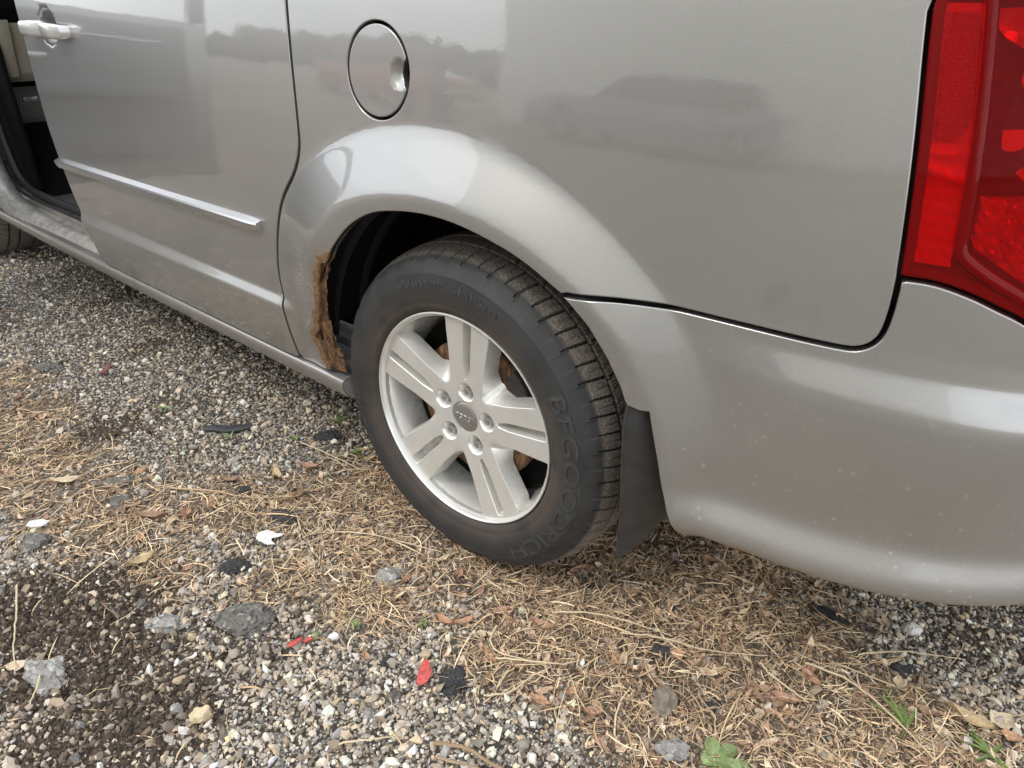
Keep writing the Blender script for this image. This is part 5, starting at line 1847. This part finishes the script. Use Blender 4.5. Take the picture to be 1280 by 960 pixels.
# long single stalks
def stalk(P, r0, label, col, seed, name='straw_stalk', cat='straw stalk', r1=None):
    r_ = np.random.default_rng(seed)
    Q = cat3([(x, y, gpt(x, y) + z) for x, y, z in P], 6)
    Q = Q + r_.normal(0, .0006, Q.shape)
    Q[:, 2] = np.maximum(Q[:, 2], gz_at(Q[:, 0], Q[:, 1]) + r0)
    r1 = r0 * .5 if r1 is None else r1
    mb_ = MB().tube([tuple(q) for q in Q], [float(v) for v in np.linspace(r0, r1, len(Q))], 6)
    o = mb_.build(name, M_STRAW, None, origin=(P[0][0], P[0][1], gpt(P[0][0], P[0][1])))
    a = o.data.attributes.new('col', 'FLOAT_COLOR', 'POINT')
    c = np.ones((len(o.data.vertices), 4), dtype=np.float32); c[:, :3] = np.array(col) * r_.uniform(.9, 1.1, (len(c), 1))
    a.data.foreach_set('color', c.ravel())
    return tag(o, label, cat)
SC_ = (.62, .50, .33)
stalk([(-.619, -.668, .012), (-.52, -.70, .020), (-.45, -.73, .016), (-.388, -.752, .010)], .0020, 'upright pale stalk lying across the dark soil at the far left', SC_, 1)
stalk([(.772, .270, .012), (.83, .318, .022), (.89, .358, .016), (.933, .385, .010)], .0016, 'straight pale stalk on bare gravel below the bumper', SC_, 2)
stalk([(.266, -.020, .014), (.33, .02, .024), (.41, .05, .022), (.482, .077, .014)], .0018, 'long straw stalk in the straw below the mud flap', SC_, 3)
stalk([(.283, -.249, .010), (.315, -.215, .012), (.325, -.17, .014), (.339, -.121, .012)], .0017, 'bent pale stalk reaching from gravel towards the orange leaves', SC_, 4)
stalk([(.635, .133, .014), (.66, .115, .020), (.70, .108, .016), (.734, .104, .012)], .0024, 'thick pale stalk at the heart of the bottom right straw', SC_, 5)
stalk([(.700, .185, .014), (.776, .193, .018), (.85, .168, .018), (.933, .126, .012)], .0022, 'thick golden stalk running to the bottom right corner grass', SC_, 6)
stalk([(.20, -.115, .012), (.215, -.15, .016), (.25, -.165, .018), (.31, -.14, .014)], .0024, 'hooked pale stem below the tyre', SC_, 7)
stalk([(.25, -.175, .014), (.30, -.15, .02), (.355, -.11, .02), (.37, -.08, .012)], .0020, 'straw stem crossing the hooked pale stem', SC_, 8)
stalk([(.40, .02, .016), (.47, .05, .024), (.56, .09, .022), (.64, .16, .012)], .0015, 'fine long straw lying over the bottom right mat', SC_, 9)
stalk([(-.62, .03, .012), (-.55, .035, .018), (-.46, .05, .016), (-.40, .06, .010)], .0018, 'pale stalk in the litter left of the tyre', SC_, 10)
stalk([(-.27, -.15, .012), (-.19, -.10, .018), (-.10, -.06, .016), (-.03, -.03, .010)], .0018, 'pale stalk at the foot of the tyre\'s left side', SC_, 11)
stalk([(-.70, -.30, .012), (-.60, -.24, .018), (-.52, -.20, .014), (-.44, -.12, .010)], .0022, 'long tan stalk slanting through the leaf litter', (.50, .36, .22), 12)
stalk([(-.36, -.72, .014), (-.33, -.735, .016), (-.30, -.76, .012)], .0022, 'short broken pale stem on the soil at the bottom left', SC_, 13)
stalk([(.16, -.47, .010), (.20, -.43, .016), (.22, -.40, .010)], .0018, 'short pale stalk on the bare gravel', SC_, 14)
stalk([(.28, -.37, .012), (.33, -.345, .014), (.40, -.335, .016), (.46, -.30, .010)], .0040, 'frayed brown twig in the gravel at the bottom edge', (.30, .21, .13), 15, 'twig', 'twig', .002)
stalk([(.30, -.385, .010), (.36, -.36, .012), (.43, -.335, .010)], .0030, 'thin twig alongside the frayed brown twig', (.34, .25, .16), 16, 'twig', 'twig', .0015)

# green weeds
GR1, GR2 = (.13, .18, .05), (.21, .27, .11)
def weed(x, y, n, ln, wd, label, seed, cat='weed', spread=1.0, col=GR1, broad=False):
    e = empty('weed', (x, y, gpt(x, y)), label, cat)
    r_ = np.random.default_rng(seed)
    for k in range(n):
        a = 2 * math.pi * (k + r_.uniform(-.3, .3)) / n if broad else r_.normal(.8 * seed, 1.1)
        L_ = ln * r_.uniform(.45, 1.15); w = wd * r_.uniform(.8, 1.2)
        nu, nv = 8, 4
        V = []
        up = r_.uniform(.25, .9) / spread
        for i in range(nu + 1):
            t = i / nu
            hw = w / 2 * (math.sin(math.pi * (t * .92 + .08)) ** (.6 if broad else .9) if broad else (1 - t ** 2) * .9 + .1)
            if broad and t < .25: hw *= .25 + 3 * t
            d = L_ * t * .92
            z = L_ * up * (t - .62 * t * t) + .004
            for j in range(nv + 1):
                q = 2 * j / nv - 1
                ww = hw * q * (1 + .10 * math.sin(11 * t + k) * broad)
                V.append((x + d * math.cos(a) - ww * math.sin(a), y + d * math.sin(a) + ww * math.cos(a), gpt(x, y) + z + abs(q) * w * .18 + .002 * math.sin(7 * t + 3 * q) * broad))
        F = [(i * (nv + 1) + j, (i + 1) * (nv + 1) + j, (i + 1) * (nv + 1) + j + 1, i * (nv + 1) + j + 1) for i in range(nu) for j in range(nv)]
        cc = np.array(col) * r_.uniform(.75, 1.35) * np.where(np.arange(len(V)) % 5 == 2, 1.25, 1.0)[:, None]
        mesh_obj('leaf' if broad else 'blade', V, F, M_GREEN, e, colors=cc, sharp=60)
    return e
weed(.648, -.095, 6, .046, .026, 'broad-leaved green weed at the bottom edge of the picture', 1, spread=1.3, col=GR2, broad=True)
weed(.690, -.080, 4, .030, .018, 'small bright green seedling right beside the broad-leaved weed', 2, spread=1.2, col=GR2, broad=True)
weed(.880, .172, 9, .075, .006, 'tuft of long green grass blades at the bottom right', 3, 'grass tuft', 1.2, GR1)
weed(1.000, .200, 14, .050, .007, 'dense green grass clump in the bottom right corner', 4, 'grass tuft', 1.0, GR1)
weed(-.021, -.288, 8, .016, .009, 'tiny yellow-green rosette in the gravel near the largest asphalt slab', 5, spread=1.5, col=GR2, broad=True)
weed(-.052, -.360, 5, .016, .008, 'tiny green sprout beside the small red splinter', 6, spread=1.4, col=GR2, broad=True)
weed(-1.083, -.116, 8, .045, .006, 'small green grass sprig on the gravel out from the sill', 7, 'grass tuft', 1.2, GR2)
weed(-.640, .165, 9, .050, .006, 'green grass tuft in the shade by the rusted arch', 8, 'grass tuft', 1.0, GR1)
weed(-.483, .095, 10, .040, .006, 'green grass tuft against the left side of the tyre', 9, 'grass tuft', 1.0, GR1)
weed(.078, -.206, 6, .026, .004, 'faint green blades in the straw below the tyre', 10, 'grass tuft', 1.0, GR1)
weed(-.653, .037, 7, .030, .006, 'green sprig in the leaf litter between sill and paper', 11, 'grass tuft', 1.2, GR2)
weed(-.800, -.075, 5, .030, .005, 'green blades growing beside the black rubber strip', 12, 'grass tuft', 1.0, GR2)

# ------------------------------------------------------------------ the lot across from the van (seen in the paint)
M_SIDING = simple('beige_metal_siding', (0.80, 0.78, 0.715), 0.5, 0, 0.06, 3)
BLD = empty('metal_building', (2.0, -13.4, 0), 'long beige metal-sided building across the lot behind the camera', 'building')
MB().box((-11.0, -20.5, -.02), (9.0, -13.4, 13.2)).build('wall', M_SIDING, BLD, bevel=.02, seg=1)
mbx = MB()
for k in range(66):
    x = -10.8 + .30 * k
    mbx.box((x, -13.4, .05), (x + .06, -13.36, 13.1))
tag(mbx.build('siding_ribs', M_SIDING, BLD), kind='stuff')
MB().prism([(-20.8, 13.15), (-13.1, 13.15), (-13.1, 13.32), (-16.6, 14.6), (-20.8, 13.4)], 0, -11.4, 9.4).build('roof', simple('grey_roof_metal', (0.30, 0.30, 0.30), 0.5, 0.3), BLD)
MB().box((3.0, -13.42, 0), (6.8, -13.32, 4.0)).build('roller_door', simple('white_roller_door', (0.62, 0.61, 0.58), 0.5), BLD)

M_TYREFAR = simple('far_tyre', (0.02, 0.02, 0.02), 0.8)
def far_car(name, x, y, rz, L, Wd, H, belt, cab, col, label, cat, bed=None):
    e = empty(name, (0, 0, 0), label, cat)
    m = simple(name + '_paint', col, 0.35, 0.2, 0.04, coat=1.0)
    a, b = cab
    lo = [(-L / 2, .24), (-L / 2 + .05, belt - .10), (-L / 2 + .25, belt), (L / 2 - 1.1, belt), (L / 2 - .15, belt - .16), (L / 2, belt - .35), (L / 2, .24)]
    body = MB().prism(lo, 1, -Wd / 2, Wd / 2).build('body', m, e, bevel=.06, seg=3)
    g = MB().prism([(a, belt - .01), (a + .22, H - .03), (b - .55, H - .03), (b, belt - .01)], 1, -Wd / 2 + .10, Wd / 2 - .10).build('windows', M_GLASS, e, bevel=.04)
    MB().prism([(a + .20, H - .05), (a + .28, H), (b - .68, H), (b - .52, H - .05)], 1, -Wd / 2 + .09, Wd / 2 - .09).build('roof', m, e, bevel=.02)
    for px in (a + .16, (a + b) / 2 - .2, b - .42):
        MB().prism([(px - .05, belt), (px + .03, belt), (px + .03, H - .03), (px - .05, H - .03)], 1, -Wd / 2 + .085, Wd / 2 - .085).build('window_post', m, e, bevel=.01)
    for wx in (-L / 2 + .95, L / 2 - .95):
        for sy in (-1, 1):
            w = MB().revolve([(.20, -.10), (.33, -.11), (.36, -.07), (.36, .07), (.33, .11), (.20, .10)], 24, (wx, sy * (Wd / 2 - .10), .36)).build('wheel', M_TYREFAR, e)
            MB().revolve([(.0001, -.095), (.09, -.10), (.20, -.06), (.21, .06), (.09, .10), (.0001, .095)], 20, (wx, sy * (Wd / 2 - .10), .36)).build('rim', M_CHROME, w)
    for sy in (-.62, .62):
        MB().box((L / 2 - .06, sy - .16, belt - .42), (L / 2 + .02, sy + .16, belt - .27)).build('headlight', M_WHITEST, e, bevel=.02)
    MB().box((L / 2 - .05, -Wd / 2 + .05, .40), (L / 2 + .08, Wd / 2 - .05, .56)).build('bumper', M_CHROME, e, bevel=.03)
    MB().box((-L / 2 - .08, -Wd / 2 + .05, .40), (-L / 2 + .05, Wd / 2 - .05, .56)).build('bumper', M_CHROME, e, bevel=.03)
    if bed:
        MB().box((bed[0], -Wd / 2 + .12, belt - .005), (bed[1], Wd / 2 - .12, belt + .012)).build('truck_bed', M_BLACK, e)
    e.location = (x, y, 0); e.rotation_euler.z = rz
    return e
far_car('dark_saloon', -3.9, -10.2, math.pi, 5.9, 1.9, 1.34, .90, (-2.3, 1.5), (0.17, 0.17, 0.175), 'long dark saloon car parked in front of the beige building', 'car')
far_car('red_pickup', -16.0, -14.5, .05, 5.5, 1.9, 1.75, 1.10, (-.7, 1.6), (0.36, 0.035, 0.035), 'red pickup truck parked at the far side of the lot', 'pickup truck', (-2.6, -.75))

def person(x, y, rz, label):
    J = {'pelvis': (0, 0, .95), 'waist': (0, 0, 1.10), 'chest': (0, .01, 1.32), 'neck': (0, .01, 1.48), 'head': (0, .02, 1.58), 'crown': (0, .01, 1.72),
         'shl': (-.18, .01, 1.42), 'ell': (-.24, -.02, 1.14), 'wrl': (-.22, .10, .92), 'shr': (.18, .01, 1.42), 'elr': (.25, -.02, 1.14), 'wrr': (.23, .09, .92),
         'hipl': (-.10, 0, .90), 'knl': (-.12, .02, .50), 'anl': (-.12, -.02, .09), 'tol': (-.13, .15, .04), 'hipr': (.10, 0, .90), 'knr': (.12, .02, .50), 'anr': (.13, -.02, .09), 'tor': (.14, .15, .04)}
    Rr = {'pelvis': .15, 'waist': .14, 'chest': .16, 'neck': .065, 'head': .095, 'crown': .075, 'shl': .075, 'ell': .05, 'wrl': .035, 'shr': .075, 'elr': .05, 'wrr': .035,
          'hipl': .09, 'knl': .065, 'anl': .05, 'tol': .04, 'hipr': .09, 'knr': .065, 'anr': .05, 'tor': .04}
    E_ = [('pelvis', 'waist'), ('waist', 'chest'), ('chest', 'neck'), ('neck', 'head'), ('head', 'crown'), ('chest', 'shl'), ('shl', 'ell'), ('ell', 'wrl'), ('chest', 'shr'), ('shr', 'elr'), ('elr', 'wrr'),
          ('pelvis', 'hipl'), ('hipl', 'knl'), ('knl', 'anl'), ('anl', 'tol'), ('pelvis', 'hipr'), ('hipr', 'knr'), ('knr', 'anr'), ('anr', 'tor')]
    for s_, w in (('l', -1), ('r', 1)):
        wx, wy, wz = J['wr' + s_]
        J['palm' + s_] = (wx, wy + .03, wz - .07); Rr['palm' + s_] = .030
        E_.append(('wr' + s_, 'palm' + s_))
        for f in range(4):
            n1 = 'f%s%d' % (s_, f)
            J[n1] = (wx + (f - 1.5) * .018, wy + .045, wz - .15 + .006 * abs(f - 1.5)); Rr[n1] = .009
            E_.append(('palm' + s_, n1))
        J['t' + s_] = (wx - w * .035, wy + .05, wz - .10); Rr['t' + s_] = .010
        E_.append(('palm' + s_, 't' + s_))
    keys = list(J)
    me = bpy.data.meshes.new('person')
    me.from_pydata([J[k] for k in keys], [(keys.index(a), keys.index(b)) for a, b in E_], [])
    o = bpy.data.objects.new('person', me); COL.objects.link(o)
    sk = o.modifiers.new('skin', 'SKIN')
    for k, n in enumerate(keys):
        me.skin_vertices[0].data[k].radius = (Rr[n], Rr[n] * (.75 if n in ('pelvis', 'waist', 'chest') else 1))
    me.skin_vertices[0].data[0].use_root = True
    sb = o.modifiers.new('sub', 'SUBSURF'); sb.levels = 1; sb.render_levels = 2
    m, t, p = mat('person_surface')
    tcn = t.nodes.new('ShaderNodeTexCoord')
    sep = t.nodes.new('ShaderNodeSeparateXYZ'); t.links.new(tcn.outputs['Object'], sep.inputs[0])
    z = sep.outputs['Z']
    c = ramp(t, mathn(t, 'DIVIDE', z, 1.8), [(0.0, (0.03, 0.028, 0.026)), (0.06, (0.06, 0.07, 0.10)), (0.53, (0.06, 0.07, 0.10)), (0.535, (0.035, 0.036, 0.04)), (0.815, (0.035, 0.036, 0.04)), (0.82, (0.42, 0.27, 0.20))])
    for k in range(5): t.nodes[-1]
    t.links.new(c, p.inputs['Base Color']); p.inputs['Roughness'].default_value = 0.8
    me.materials.append(m)
    o.location = (x, y, 0); o.rotation_euler.z = rz
    tag(o, label, 'person')
    h = MB().revolve([(.0001, .0), (.06, .012), (.095, .05), (.105, .10), (.102, .16), (.09, .17)], 24)
    V = [(v[0], v[2] + .0, 1.78 - v[1]) for v in h.V]
    hb = mesh_obj('cap', V, h.F, simple('dark_cap', (0.03, 0.03, 0.035), 0.9), None, origin=(0, 0, 0))
    hb.parent = o
    return o
person(-8.7, -9.0, 0.2, 'person in dark jacket, jeans and cap standing by the red pickup')

M_ROAD = simple('pale_track', (0.36, 0.34, 0.30), 0.9, 0, 0.2, 2)
zs_ = .012
rd = MB().add([(-120, -31, zs_), (-14, -27, zs_), (-14, -24.5, zs_), (-120, -27.5, zs_)], [(0, 1, 2, 3)]).build('road', M_ROAD, None, origin=(0, 0, 0))
tag(rd, 'pale gravel track beyond the parked pickup', 'road', kind='structure')
rw = np.random.default_rng(13)
n = 6000
P = np.stack([rw.uniform(-150, 40, n), rw.uniform(-95, -58, n)], 1)
sz = rw.uniform(.7, 2.0, n)
V = ICO[None] * (1 + rw.normal(0, .3, (n, 12, 1))) * sz[:, None, None] * .8
hz = rw.uniform(.1, 1, n) ** .8 * .5 * (6.5 + 3.0 * np.sin(P[:, 0] * .06) + 1.5 * np.sin(P[:, 0] * .21 + 2))
V = V + np.stack([P[:, 0], P[:, 1], hz], 1)[:, None]
F = (ICOF[None] + (np.arange(n) * 12)[:, None, None]).reshape(-1, 3)
hazed_col = np.array([(.12, .115, .085), (.15, .13, .10), (.10, .10, .075), (.19, .16, .125)])[rw.integers(0, 4, n)]  # foliage colours lightened, distance haze put into the colour
o = mesh_obj('far_woods', V.reshape(-1, 3), F, vcol_mat('hazed_far_foliage', 0.9, 0.3, 2, 0), smooth=False, colors=np.repeat(hazed_col, 12, axis=0))
tag(o, 'wooded ridge far beyond the lot, its colours paled for haze', 'woods', kind='stuff')
